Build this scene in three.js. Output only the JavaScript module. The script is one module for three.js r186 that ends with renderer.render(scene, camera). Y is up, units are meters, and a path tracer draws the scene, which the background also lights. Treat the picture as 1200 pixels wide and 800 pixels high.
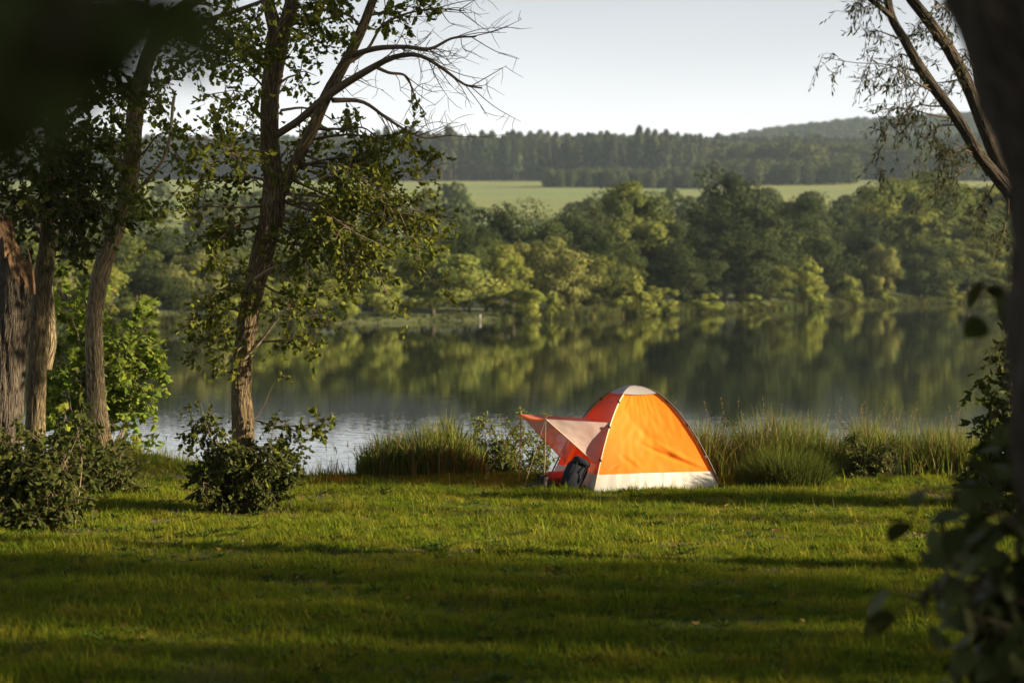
import * as THREE from 'three';
import { mergeGeometries } from 'three/addons/utils/BufferGeometryUtils.js';
import { ImprovedNoise } from 'three/addons/math/ImprovedNoise.js';

// ---------------------------------------------------------------- camera, sky, sun, exposure
const scene = new THREE.Scene();
const EYE = 2.63, FPX = 2400, HOR = 325;             // eye height; focal length and horizon row of a 1200 x 800 frame
const camera = new THREE.PerspectiveCamera(2 * Math.atan(400 / FPX) * 180 / Math.PI, 1.5, 0.1, 6000);
camera.position.set(0, EYE, 0);
camera.lookAt(0, EYE - 100 * (400 - HOR) / FPX, -100);
camera.focus = 24.6; camera.userData.fStop = 1.8;
const SUN_AZ = 12 * Math.PI / 180, SUN_EL = 15.5 * Math.PI / 180;   // azimuth from +x towards the camera
const sunDir = new THREE.Vector3(Math.cos(SUN_EL) * Math.cos(SUN_AZ), Math.sin(SUN_EL), Math.cos(SUN_EL) * Math.sin(SUN_AZ));
const sun = new THREE.DirectionalLight(new THREE.Color().setRGB(1, 0.83, 0.56), 5);
sun.target.position.set(0, 0, -24); sun.position.copy(sunDir).multiplyScalar(120).add(sun.target.position);
sun.castShadow = true; sun.shadow.radius = 3; sun.shadow.mapSize.set(4096, 4096);
Object.assign(sun.shadow.camera, { left: -60, right: 60, top: 60, bottom: -60, near: 1, far: 400 });
scene.add(sun, sun.target);
const renderer = new THREE.WebGLRenderer({ antialias: true });
renderer.setSize(1024, 682);
renderer.toneMapping = THREE.LinearToneMapping;
renderer.toneMappingExposure = 2.6;
renderer.shadowMap.enabled = true; renderer.shadowMap.type = THREE.PCFSoftShadowMap;

const noise = new ImprovedNoise();
const N3 = (x, y, z = 0) => noise.noise(x, y, z);
const fbm = (x, y, z = 0, o = 4) => { let s = 0, a = 0.5; for (let i = 0; i < o; i++) { s += a * N3(x, y, z + i * 7.3); x *= 2.03; y *= 2.03; z *= 2.03; a *= 0.5; } return s; };
const clamp = (x, a = 0, b = 1) => Math.min(b, Math.max(a, x));
const lerp = (a, b, t) => a + (b - a) * t;
const sstep = (a, b, x) => { const t = clamp((x - a) / (b - a)); return t * t * (3 - 2 * t); };
function rng(seed) { let a = seed >>> 0; return () => { a = (a + 0x6D2B79F5) | 0; let t = Math.imul(a ^ (a >>> 15), 1 | a); t = (t + Math.imul(t ^ (t >>> 7), 61 | t)) ^ t; return ((t ^ (t >>> 14)) >>> 0) / 4294967296; }; }
const piece = (xs, x) => { if (x <= xs[0][0]) return xs[0][1]; for (let i = 1; i < xs.length; i++) if (x <= xs[i][0]) { const [a, b] = [xs[i - 1], xs[i]]; return lerp(a[1], b[1], (x - a[0]) / (b[0] - a[0])); } return xs[xs.length - 1][1]; };

{ // one clear evening sky: pale at the horizon, deeper grey-blue overhead, a broad warm lift towards the sun, faint thin cloud
  const w = 1024, h = 512, a = new Float32Array(w * h * 4);
  const grad = [[0, [0.555, 0.55, 0.54]], [3.5, [0.53, 0.535, 0.54]], [5, [0.44, 0.452, 0.465]], [6.5, [0.345, 0.36, 0.378]], [8, [0.275, 0.291, 0.31]], [12, [0.195, 0.21, 0.228]], [20, [0.135, 0.15, 0.17]], [40, [0.09, 0.104, 0.124]], [90, [0.06, 0.072, 0.09]]];
  for (let j = 0; j < h; j++) for (let i = 0; i < w; i++) {
    const el = (j + 0.5) / h * 180 - 90, az = ((i + 0.5) / w - 0.5) * 2 * Math.PI, e = Math.max(0, el);
    const d = [Math.cos(el * Math.PI / 180) * Math.cos(az), Math.sin(el * Math.PI / 180), Math.cos(el * Math.PI / 180) * Math.sin(az)];
    const toSun = d[0] * sunDir.x + d[1] * sunDir.y + d[2] * sunDir.z, glow = 0.35 * Math.pow(Math.max(0, toSun), 8);
    const cl = 1 + 0.15 * fbm(d[0] * 3 + 5, d[1] * 16, d[2] * 3, 3);
    for (let c = 0; c < 3; c++) a[(j * w + i) * 4 + c] = el < 0 ? [0.1, 0.11, 0.09][c] : piece(grad.map(([g, q]) => [g, q[c]]), e) * 0.9 * cl * (1 + glow * [1.2, 1, 0.7][c]);
    a[(j * w + i) * 4 + 3] = 1;
  }
  const sky = new THREE.DataTexture(a, w, h, THREE.RGBAFormat, THREE.FloatType);
  sky.mapping = THREE.EquirectangularReflectionMapping; sky.magFilter = THREE.LinearFilter; sky.colorSpace = THREE.LinearSRGBColorSpace; sky.needsUpdate = true;
  scene.background = sky; scene.environment = sky;
}
scene.fog = new THREE.FogExp2(new THREE.Color().setRGB(0.66, 0.82, 1.0), 0.00015);

// ---------------------------------------------------------------- helpers
const V = (x, y, z) => new THREE.Vector3(x, y, z);
const W = (px, py, d) => V((px - 600) / FPX * d, EYE - (py - HOR) / FPX * d, -d);   // a point seen at that place of the frame, d metres away
const used = {};
const numbered = n => { used[n] = (used[n] ?? -1) + 1; return used[n] ? `${n}_${String(used[n]).padStart(3, '0')}` : n; };
function tag(o, label, category, group) { o.userData.label = label; o.userData.category = category; if (group) o.userData.group = group; return o; }
function thing(name, label, category, pos, group) { const o = new THREE.Group(); o.name = numbered(name); if (pos) o.position.copy(pos); tag(o, label, category, group); scene.add(o); return o; }
function mesh(name, geo, mat, parent = scene) { const m = new THREE.Mesh(geo, mat); m.name = parent === scene ? numbered(name) : name; m.castShadow = m.receiveShadow = true; parent.add(m); return m; }
const stuff = o => { o.userData.kind = 'stuff'; return o; };
const struct = o => { o.userData.kind = 'structure'; return o; };
const col = (r, g, b) => new THREE.Color().setRGB(r, g, b);

function dataTex(w, h, fn, { srgb = false, rx = 1, ry = 1 } = {}) {
  const a = new Uint8Array(w * h * 4);
  for (let j = 0; j < h; j++) for (let i = 0; i < w; i++) { const c = fn(i / w, j / h); for (let k = 0; k < 3; k++) a[(j * w + i) * 4 + k] = clamp(Math.round(c[k] * 255), 0, 255); a[(j * w + i) * 4 + 3] = 255; }
  const t = new THREE.DataTexture(a, w, h, THREE.RGBAFormat); t.wrapS = t.wrapT = THREE.RepeatWrapping; t.magFilter = THREE.LinearFilter; t.minFilter = THREE.LinearMipmapLinearFilter; t.generateMipmaps = true;
  if (srgb) t.colorSpace = THREE.SRGBColorSpace; t.repeat.set(rx, ry); t.needsUpdate = true; return t;
}
const toS = x => x <= 0.0031308 ? x * 12.92 : 1.055 * Math.pow(x, 1 / 2.4) - 0.055;
// noise that repeats over the unit square, from a torus
const tileN = (u, v, fu, fv, z) => { const A = u * 2 * Math.PI, B = v * 2 * Math.PI, ru = fu / 6.28, rv = fv / 6.28; return N3(Math.cos(A) * ru + 3.1 + z, Math.sin(A) * ru + Math.cos(B) * rv, Math.sin(B) * rv + z * 1.7); };

// materials -------------------------------------------------------
const barkTexH = dataTex(256, 512, (u, v) => { const r = 1 - Math.abs(tileN(u, v, 26, 7, 0) * 1.7 + 0.25 * tileN(u, v, 60, 30, 4)); const q = clamp(r * r * 0.8 + 0.18 * tileN(u, v, 90, 60, 8) + 0.1); return [1 - q, 1 - q, 1 - q]; });
const barkMap = (dark, light) => dataTex(256, 512, (u, v) => { const r = Math.abs(tileN(u, v, 26, 7, 0) * 1.7 + 0.25 * tileN(u, v, 60, 30, 4)); const t = clamp(r * 1.3 + 0.35 * tileN(u, v, 14, 9, 11) + 0.3 * tileN(u, v, 80, 50, 5)); return [0, 1, 2].map(k => toS(lerp(dark[k], light[k], t))); }, { srgb: true });
const mkBark = (dark, light) => new THREE.MeshStandardMaterial({ map: barkMap(dark, light), bumpMap: barkTexH, bumpScale: 0.018, roughness: 0.95 });
const M = {
  bark: mkBark([0.065, 0.047, 0.026], [0.29, 0.205, 0.105]),
  barkGrey: mkBark([0.08, 0.06, 0.034], [0.33, 0.25, 0.14]),
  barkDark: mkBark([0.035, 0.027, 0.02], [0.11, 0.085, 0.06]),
  twig: new THREE.MeshStandardMaterial({ color: col(0.16, 0.115, 0.075), roughness: 0.9 }),
  twigPale: new THREE.MeshStandardMaterial({ color: col(0.34, 0.26, 0.17), roughness: 0.85 }),
  torn: new THREE.MeshStandardMaterial({ map: dataTex(128, 256, (u, v) => { const t = clamp(0.5 + 0.9 * tileN(u, v, 40, 5, 2)); return [toS(lerp(0.05, 0.2, t)), toS(lerp(0.032, 0.11, t)), toS(lerp(0.018, 0.05, t))]; }, { srgb: true }), roughness: 0.9 }),
};
const leafMat = (tr = 0.4, rough = 0.75, spec = 0.5) => new THREE.MeshPhysicalMaterial({ color: 0xffffff, vertexColors: true, roughness: rough, transmission: tr, thickness: 0, side: THREE.DoubleSide, specularIntensity: spec });
M.leaf = leafMat(0.45, 0.8, 0.15);
M.farLeaf = leafMat(0.25, 0.95, 0.15);
M.grass = leafMat(0.4, 0.9, 0.08);

// a bag of small flat faces with their own colours
class Bag {
  constructor() { this.p = []; this.c = []; this.i = []; }
  // leaf: base b, axis u (unit), side s (unit), length, width; shape 0 diamond, 1 ovate (folded), 2 maple-like
  leaf(b, u, s, L, Wd, c, shape = 1, fold = 0.25) {
    const n = this.p.length / 3, nx = u.y * s.z - u.z * s.y, ny = u.z * s.x - u.x * s.z, nz = u.x * s.y - u.y * s.x;
    const put = (a, w, f) => { this.p.push(b.x + u.x * a * L + s.x * w * Wd + nx * f * Wd, b.y + u.y * a * L + s.y * w * Wd + ny * f * Wd, b.z + u.z * a * L + s.z * w * Wd + nz * f * Wd); this.c.push(c[0], c[1], c[2]); };
    if (shape === 0) { put(0, 0, 0); put(0.45, -0.5, fold); put(1, 0, 0); put(0.45, 0.5, fold); this.i.push(n, n + 1, n + 2, n, n + 2, n + 3); }
    else if (shape === 1) { put(0, 0, 0); put(0.28, -0.45, fold); put(0.68, -0.4, fold); put(1, 0, -0.1); put(0.68, 0.4, fold); put(0.28, 0.45, fold); this.i.push(n, n + 1, n + 2, n, n + 2, n + 3, n, n + 3, n + 4, n, n + 4, n + 5); }
    else { put(0, 0, 0); put(0.15, -0.5, fold); put(0.42, -0.22, 0); put(0.62, -0.55, fold); put(1, 0, -0.1); put(0.62, 0.55, fold); put(0.42, 0.22, 0); put(0.15, 0.5, fold); this.i.push(n, n + 1, n + 2, n, n + 2, n + 6, n, n + 6, n + 7, n + 2, n + 3, n + 4, n + 2, n + 4, n + 6, n + 6, n + 4, n + 5); }
  }
  blade(b, lean, h, w, bend, c, segs = 3, side) { // a curved strip that tapers to its tip; lean: horizontal unit vector
    const n0 = this.p.length / 3, sx = side ? side.x : -lean.z, sz = side ? side.z : lean.x;
    for (let k = 0; k <= segs; k++) {
      const t = k / segs, o = bend * t * t * h, y = h * t * (1 - 0.35 * bend * t), x = b.x + lean.x * o, z = b.z + lean.z * o, ww = w * (1 - t) * 0.5 + (k < segs ? w * 0.08 : 0);
      if (k === segs) { this.p.push(x, b.y + y, z); this.c.push(...c); }
      else { this.p.push(x - sx * ww, b.y + y, z - sz * ww, x + sx * ww, b.y + y, z + sz * ww); this.c.push(...c, ...c); }
    }
    for (let k = 0; k < segs; k++) { const q = n0 + 2 * k; if (k === segs - 1) this.i.push(q, q + 1, q + 2); else this.i.push(q, q + 1, q + 3, q, q + 3, q + 2); }
  }
  geo() { const g = new THREE.BufferGeometry(); g.setAttribute('position', new THREE.Float32BufferAttribute(this.p, 3)); g.setAttribute('color', new THREE.Float32BufferAttribute(this.c, 3)); g.setIndex(this.i); return g; }
}
// tubes with a radius at each point; ridges make the bark's relief
class Tubes {
  constructor() { this.p = []; this.uv = []; this.i = []; }
  add(pts, rad, sides = 8, { ridge = 0, seed = 0, cap = true, flare } = {}) {
    const n0 = this.p.length / 3; let len = 0, N = V(0.3, 0.1, 1).normalize();
    for (let k = 0; k < pts.length; k++) {
      const T = pts[Math.min(k + 1, pts.length - 1)].clone().sub(pts[Math.max(k - 1, 0)]).normalize();
      N.addScaledVector(T, -N.dot(T)).normalize(); const B = T.clone().cross(N);
      if (k) len += pts[k].distanceTo(pts[k - 1]);
      for (let s = 0; s <= sides; s++) {
        const a = s / sides * 2 * Math.PI, cx = Math.cos(a), sy = Math.sin(a);
        let r = rad[k];
        if (ridge) { const q = N3(cx * 5.2 + seed, sy * 5.2, len * 2.2), q2 = N3(cx * 11 + seed, sy * 11, len * 5); r *= 1 + ridge * (0.5 - Math.abs(q) * 2.2) + ridge * 0.5 * q2 + ridge * 0.9 * N3(cx * 1.1 + seed, sy * 1.1, len * 1.1); if (flare) r *= 1 + flare(len) * (0.65 + 0.7 * Math.abs(Math.sin(a * 2.5 + seed))); }
        const P = pts[k]; this.p.push(P.x + (N.x * cx + B.x * sy) * r, P.y + (N.y * cx + B.y * sy) * r, P.z + (N.z * cx + B.z * sy) * r);
        this.uv.push(s / sides * Math.max(1, Math.round(2 * Math.PI * rad[0] / 0.5)), len / 0.9);
      }
    }
    for (let k = 0; k < pts.length - 1; k++) for (let s = 0; s < sides; s++) { const a = n0 + k * (sides + 1) + s, b = a + sides + 1; this.i.push(a, a + 1, b + 1, a, b + 1, b); }
    if (cap) { const k = pts.length - 1, c = this.p.length / 3; this.p.push(pts[k].x, pts[k].y, pts[k].z); this.uv.push(0, 0); const a = n0 + k * (sides + 1); for (let s = 0; s < sides; s++) this.i.push(a + s, a + s + 1, c); }
  }
  geo() { const g = new THREE.BufferGeometry(); g.setAttribute('position', new THREE.Float32BufferAttribute(this.p, 3)); g.setAttribute('uv', new THREE.Float32BufferAttribute(this.uv, 2)); g.setIndex(this.i); g.computeVertexNormals(); return g; }
}
function smoothPath(pts, n) { const c = new THREE.CatmullRomCurve3(pts, false, 'centripetal'); return c.getPoints(n); }
// [[px, py, width px, dz], ...] traced at depth d -> path and radii
function traced(list, d, n) {
  const pts = list.map(([x, y, w, dz = 0]) => W(x, y, d + dz)), path = smoothPath(pts, n);
  const rad = path.map((_, k) => { const t = k / n * (list.length - 1), a = Math.min(list.length - 2, Math.floor(t)); return lerp(list[a][2], list[a + 1][2], t - a) * 0.46 / FPX * d; });
  return [path, rad];
}
const rv = (R) => { const z = R() * 2 - 1, a = R() * 6.283, s = Math.sqrt(1 - z * z); return V(s * Math.cos(a), z, s * Math.sin(a)); };
const vary = (R, c, k = 0.25) => { const f = 1 + (R() - 0.5) * 2 * k, y = (R() - 0.5) * k; return [c[0] * f * (1 + y), c[1] * f, c[2] * f * (1 - y)]; };

// a leafy or bare branch: a curved limb, side shoots, twigs, leaves
function spray(T, B, R, p0, p1, o) {
  const { r = 0.02, shoots = 8, shootLen = 0.5, twigs = 5, twigLen = 0.22, leaves = 5, size = 0.07, wide = 0.75, shape = 1, cols, sag = 0.1, from = 0.2, wig = 0.08, droop = 0.15, flat = 0.5 } = o;
  const L = p0.distanceTo(p1), dir = p1.clone().sub(p0).normalize();
  const mid = p0.clone().lerp(p1, 0.5); mid.y += L * sag; mid.addScaledVector(rv(R), L * wig);
  const m1 = p0.clone().lerp(mid, 0.55).addScaledVector(rv(R), L * wig * 0.5), m2 = mid.clone().lerp(p1, 0.5).addScaledVector(rv(R), L * wig * 0.6); m2.y += L * sag * 0.3;
  const path = smoothPath([p0, m1, mid, m2, p1], 12), rad = path.map((_, k) => Math.max(0.0025, r * (1 - 0.85 * k / 12)));
  T.add(path, rad, r > 0.03 ? 8 : 5);
  const leafAt = (P, d) => {
    const c = cols[Math.floor(R() * cols.length)], u = d.clone().addScaledVector(rv(R), 0.9); u.y -= droop * 1.5; u.normalize();
    const up = V(0, 1, 0).addScaledVector(rv(R), 1.1 - flat * 0.6), s = u.clone().cross(up).normalize();
    const k = size * (0.5 + 0.85 * R()); B.leaf(P, u, s, k, k * wide, vary(R, c, 0.22), shape, 0.12 + 0.25 * R());
  };
  for (let i = 0; i < shoots; i++) {
    const t = from + (1 - from) * (i + R()) / shoots, P = path[Math.min(12, Math.round(t * 12))].clone();
    const d = dir.clone().multiplyScalar(0.6).addScaledVector(rv(R), 0.95); d.y -= droop * 0.5; d.normalize();
    const l = shootLen * (0.5 + 0.8 * R()) * (1.15 - 0.45 * t), e = P.clone().addScaledVector(d, l); e.y -= l * droop;
    const sp = smoothPath([P, P.clone().lerp(e, 0.5).addScaledVector(rv(R), l * 0.13), e], 5);
    T.add(sp, sp.map((_, k) => Math.max(0.0018, r * 0.35 * (1 - 0.13 * k))), 4, { cap: false });
    for (let j = 0; j < twigs; j++) {
      const q = sp[1 + Math.floor(R() * 5)] || e, td = d.clone().multiplyScalar(0.5).addScaledVector(rv(R), 0.9).normalize(); td.y -= droop * 0.6;
      const tl = twigLen * (0.5 + R()), te = q.clone().addScaledVector(td, tl); te.y -= tl * droop * 0.6;
      T.add([q.clone(), q.clone().lerp(te, 0.5).addScaledVector(rv(R), tl * 0.1), te], [0.0024, 0.002, 0.0015], 3, { cap: false });
      if (B) for (let k = 0; k < leaves; k++) leafAt(q.clone().lerp(te, (k + R()) / leaves), td);
    }
    if (B) for (let k = 0; k < leaves; k++) leafAt(P.clone().lerp(e, 0.3 + 0.7 * R()), d);
  }
}

// ---------------------------------------------------------------- the ground, the lake, the hills
const WATER = -0.35;
const shoreZ = x => -27.6 + 0.35 * Math.sin(x * 0.9) + 0.5 * N3(x * 0.35, 2.2, 0) - 0.9 * sstep(-3.6, -5.5, x) + 0.5 * sstep(-1.2, -2.4, x) * sstep(-4.2, -3, x);
function lawnH(x, z) {
  const rise = 1.1 * sstep(-13, 0, z) + 0.6 * sstep(0, 40, z);
  const soft = 0.045 * fbm(x * 0.45, z * 0.45, 1, 3) + 0.012 * N3(x * 2.3, z * 2.3, 9);
  const mound = 0.34 * Math.exp(-(((x + 5.3) / 1.25) ** 2) - (((z + 26.7) / 0.8) ** 2));
  const s = shoreZ(x) - z;                         // metres past the edge of the bank
  return (rise + soft) * (1 - sstep(0, 0.8, s)) + mound - 1.5 * sstep(-0.15, 2.4, s);
}
const soilAt = (x, z) => { // dry or trodden bare patches, 0..1
  const far = sstep(-15, -20, z);
  return clamp(sstep(0.11, 0.28, fbm(x * 0.9 + 3, z * 2.1, 5, 4)) * 0.9 * far + 0.75 * Math.exp(-(((x - 3.1) / 1.7) ** 2) - (((z + 21.7) / 0.28) ** 2)) * (0.5 + N3(x * 5, z * 5, 1) * 1.6) + 0.9 * Math.exp(-(((x + 2.7) / 0.75) ** 2) - (((z + 22.75) / 0.3) ** 2)) + 0.8 * Math.exp(-(((x + 4.2) / 1.1) ** 2) - (((z + 21.0) / 0.2) ** 2)) * (0.6 + N3(x * 4, z * 6, 3)));
};
{
  const xs = [], zs = [];
  for (let x = -140; x < -12; x += 8) xs.push(x); for (let x = -12; x < 10; x += 0.16) xs.push(x); for (let x = 10; x <= 140; x += 8) xs.push(x);
  for (let z = 90; z > -12; z -= 2) zs.push(z); for (let z = -12; z > -31.2; z -= 0.16) zs.push(z); zs.push(-31.5, -33);
  const p = [], uv = [], c = [], idx = [];
  for (const z of zs) for (const x of xs) {
    p.push(x, lawnH(x, z), z); uv.push(x / 1.5, z / 1.5);
    const s = soilAt(x, z), n = 1 + 0.5 * fbm(x * 1.7, z * 1.7, 2, 3);
    c.push(...[[0.050, 0.16], [0.062, 0.105], [0.016, 0.062]].map(([g, e]) => lerp(g, e, clamp(s)) * n));
  }
  for (let j = 0; j < zs.length - 1; j++) for (let i = 0; i < xs.length - 1; i++) { const a = j * xs.length + i, b = a + xs.length; idx.push(a, a + 1, b + 1, a, b + 1, b); }
  const g = new THREE.BufferGeometry(); g.setAttribute('position', new THREE.Float32BufferAttribute(p, 3)); g.setAttribute('uv', new THREE.Float32BufferAttribute(uv, 2)); g.setAttribute('color', new THREE.Float32BufferAttribute(c, 3)); g.setIndex(idx); g.computeVertexNormals();
  const tex = dataTex(512, 512, (u, v) => { const t = 0.75 + 0.5 * tileN(u, v, 30, 30, 1) + 0.5 * tileN(u, v, 90, 90, 3); return [toS(clamp(t)), toS(clamp(t)), toS(clamp(t))]; }, { srgb: true });
  struct(mesh('lawn_ground', g, new THREE.MeshStandardMaterial({ map: tex, bumpMap: tex, bumpScale: 0.02, vertexColors: true, roughness: 1 })));
}
{ // the lake: still, with faint wind ripples
  const R = rng(5), waves = []; for (let k = 0; k < 60; k++) { const f = 6 + Math.floor(R() * R() * 60), a = (R() - 0.5) * 2.2 + Math.PI / 2; const kx = Math.round(Math.cos(a) * f), kz = Math.round(Math.sin(a) * f); waves.push([kx, kz, R() * 6.28, 1 / Math.pow(Math.hypot(kx, kz), 1.0)]); }
  const S = 1024, nm = dataTex(S, S, (u, v) => { let dx = 0, dz = 0; for (const [kx, kz, ph, am] of waves) { const q = am * Math.cos((kx * u + kz * v) * 6.2832 + ph); dx += kx * q; dz += kz * q; } const s = 0.018; return [0.5 - dx * s, 0.5 - dz * s, 1]; });
  const edge = [-26, -30, -33, -36, -40, -45, -52, -62, -356], steep = [0.042, 0.034, 0.027, 0.021, 0.016, 0.012, 0.009, 0.007];
  steep.forEach((k, n) => { const z0 = edge[n], z1 = edge[n + 1], q = new THREE.PlaneGeometry(1400, z0 - z1).rotateX(-Math.PI / 2).translate(0, WATER, (z0 + z1) / 2), P = q.attributes.position, t = n === steep.length - 1 ? 9 : 3; for (let i = 0; i < P.count; i++) q.attributes.uv.setXY(i, P.getX(i) / t, P.getZ(i) / t); struct(mesh('lake_water', q, new THREE.MeshPhysicalMaterial({ color: col(0.012, 0.016, 0.011), roughness: 0.025, ior: 1.33, normalMap: nm, normalScale: new THREE.Vector2(k, k) }))); });
}
const farShore = x => piece([[-160, 100], [-60, 113], [-30, 119], [-8, 133], [2.5, 147], [18.6, 178], [36, 215], [66, 262], [130, 300], [400, 330]], x) + 2 * N3(x * 0.08, 3, 0);
function farH(x, d) {
  const s = d - farShore(x), bank = WATER - 1.4 + 1.75 * sstep(-2, 1, s) + 0.6 * sstep(3, 40, s);
  let h = bank + (Math.max(0, d - 190) * 0.064 - Math.max(0, d - 850) * 0.022) * sstep(0, 60, s) + sstep(850, 1250, d) * 7 * (1 + 0.2 * N3(x * 0.004, 1, 0)) + 2.2 * fbm(x * 0.006, d * 0.006, 3, 3) * sstep(250, 500, d);
  if (d > 1250) h -= (d - 1250) * 0.045 * (1 - sstep(1500, 1560, d));
  h += sstep(1500, 1720, d) * lerp(0, 36, sstep(50, 290, x)) + sstep(1500, 1720, d) * 7 * N3(x * 0.006, 8, 0);
  return h - (d > 1750 ? (d - 1750) * 0.1 : 0);
}
{
  const ds = [98]; while (ds[ds.length - 1] < 2300) { const q = ds[ds.length - 1]; ds.push(q + (q < 320 ? 3 : q < 900 ? 16 : 25)); }
  const p = [], c = [], uv = [], idx = [], nx = 150;
  for (const d of ds) for (let i = 0; i <= nx; i++) {
    const x = lerp(-260 - d * 0.35, 300 + d * 0.35, i / nx); p.push(x, farH(x, d), -d); uv.push(x / 40, d / 40);
    const s = d - farShore(x), t = fbm(x * 0.02, d * 0.012, 1, 4), strip = 0.5 + 0.5 * Math.sin(d * 0.05 + x * 0.02 + t * 3), meadow = sstep(240, 380, d);
    const near = [0.075, 0.10, 0.024], field = [0.19 + 0.16 * t + 0.03 * strip, 0.25 + 0.09 * t, 0.055];
    c.push(...[0, 1, 2].map(k => d > 835 ? [0.04, 0.05, 0.02][k] : s < 0 ? [0.10, 0.082, 0.05][k] : lerp(near[k], field[k], meadow)));
  }
  for (let j = 0; j < ds.length - 1; j++) for (let i = 0; i < nx; i++) { const a = j * (nx + 1) + i, b = a + nx + 1; idx.push(a, a + 1, b + 1, a, b + 1, b); }
  const g = new THREE.BufferGeometry(); g.setAttribute('position', new THREE.Float32BufferAttribute(p, 3)); g.setAttribute('uv', new THREE.Float32BufferAttribute(uv, 2)); g.setAttribute('color', new THREE.Float32BufferAttribute(c, 3)); g.setIndex(idx); g.computeVertexNormals();
  const tex = dataTex(256, 256, (u, v) => { const t = toS(clamp(0.85 + 0.25 * tileN(u, v, 20, 20, 1) + 0.25 * tileN(u, v, 60, 60, 3))); return [t, t, t]; }, { srgb: true });
  struct(mesh('hills', g, new THREE.MeshStandardMaterial({ vertexColors: true, map: tex, roughness: 1 })));
}

// ---------------------------------------------------------------- trees of the far bank
const FAR = { // colours of leaves, linear
  willow: [[0.18, 0.21, 0.044], [0.15, 0.18, 0.04], [0.21, 0.23, 0.052]],
  oak: [[0.056, 0.072, 0.02], [0.07, 0.085, 0.022], [0.046, 0.06, 0.018]],
  ash: [[0.102, 0.125, 0.03], [0.128, 0.148, 0.034], [0.078, 0.098, 0.026]],
  tan: [[0.17, 0.178, 0.06], [0.15, 0.158, 0.052], [0.13, 0.135, 0.046]],
};
function farCrown(R, cols, h, w, { base = 0.12, lobes = 26, faces = 5200, size = 0.3, shape = 'round' }) {
  const B = new Bag(), C = V(0, h * 0.5, 0), cl = [], mains = [], nm = Math.max(6, Math.round(lobes / 4.5));
  const prof = y => shape === 'cone' ? Math.pow(1 - y, 0.75) * 1.05 + 0.06 : shape === 'shrub' ? Math.sqrt(Math.max(0.02, 1 - y * y)) : Math.sqrt(Math.max(0.03, 1 - ((y - 0.5) / 0.52) ** 2));
  for (let i = 0; i < nm; i++) { const y = lerp(base + 0.05, 0.84, (i + R()) / nm), a = i * 2.4 + R(), q = prof(y) * w * 0.5; mains.push([V(Math.cos(a) * q * 0.62, y * h, Math.sin(a) * q * 0.62), w * (0.15 + 0.13 * R()) * (0.55 + 0.55 * prof(y))]); }
  mains.push([V(0, h * 0.83, 0), w * (shape === 'cone' ? 0.09 : 0.2)], [V(0, h * 0.5, 0), w * 0.28], [V(0, h * 0.68, 0), w * (shape === 'cone' ? 0.15 : 0.27)]);
  for (let i = 0; i < lobes; i++) { const [c, s] = mains[i % mains.length], dd = rv(R); dd.y = dd.y * 0.8 + 0.15; cl.push([c.clone().addScaledVector(dd, s * 0.85), s * (0.38 + 0.3 * R()), cols[Math.floor(R() * cols.length)]]); }
  const per = Math.round(faces / lobes);
  for (const [c, s, cc] of cl) for (let k = 0; k < per; k++) {
    const d = rv(R), q = s * (0.55 + 0.6 * Math.pow(R(), 0.7)), P = c.clone().add(V(d.x * q * 1.15, d.y * q * 0.85, d.z * q * 1.15)); if (P.y < 0.05) P.y = 0.05 + R() * 0.3;
    const out = P.clone().sub(C).normalize().multiplyScalar(0.6).add(d).addScaledVector(rv(R), 0.55).normalize();
    const u = rv(R); u.addScaledVector(out, -u.dot(out)).normalize(); const sd = out.clone().cross(u), z = size * (0.55 + 0.9 * R());
    B.leaf(P.addScaledVector(u, -z / 2), u, sd, z, z * 0.8, vary(R, cc, 0.2), 0, 0.1);
  }
  return B.geo();
}
function farTrunk(R, h, r) {
  const T = new Tubes(), p = smoothPath([V(0, -0.4, 0), V(0.1 * R(), h * 0.2, 0.1), V((R() - 0.5) * h * 0.06, h * 0.5, 0), V((R() - 0.5) * h * 0.1, h * 0.85, 0)], 8);
  T.add(p, p.map((_, k) => r * (1 - 0.1 * k)), 7);
  for (let i = 0; i < 7; i++) { const q = p[2 + Math.floor(R() * 5)], a = R() * 6.28, e = q.clone().add(V(Math.cos(a) * h * 0.22, h * (0.12 + 0.15 * R()), Math.sin(a) * h * 0.22)); T.add([q, q.clone().lerp(e, 0.5).add(V(0, -h * 0.02, 0)), e], [r * 0.4, r * 0.3, r * 0.12], 5); }
  return T.geo();
}
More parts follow.
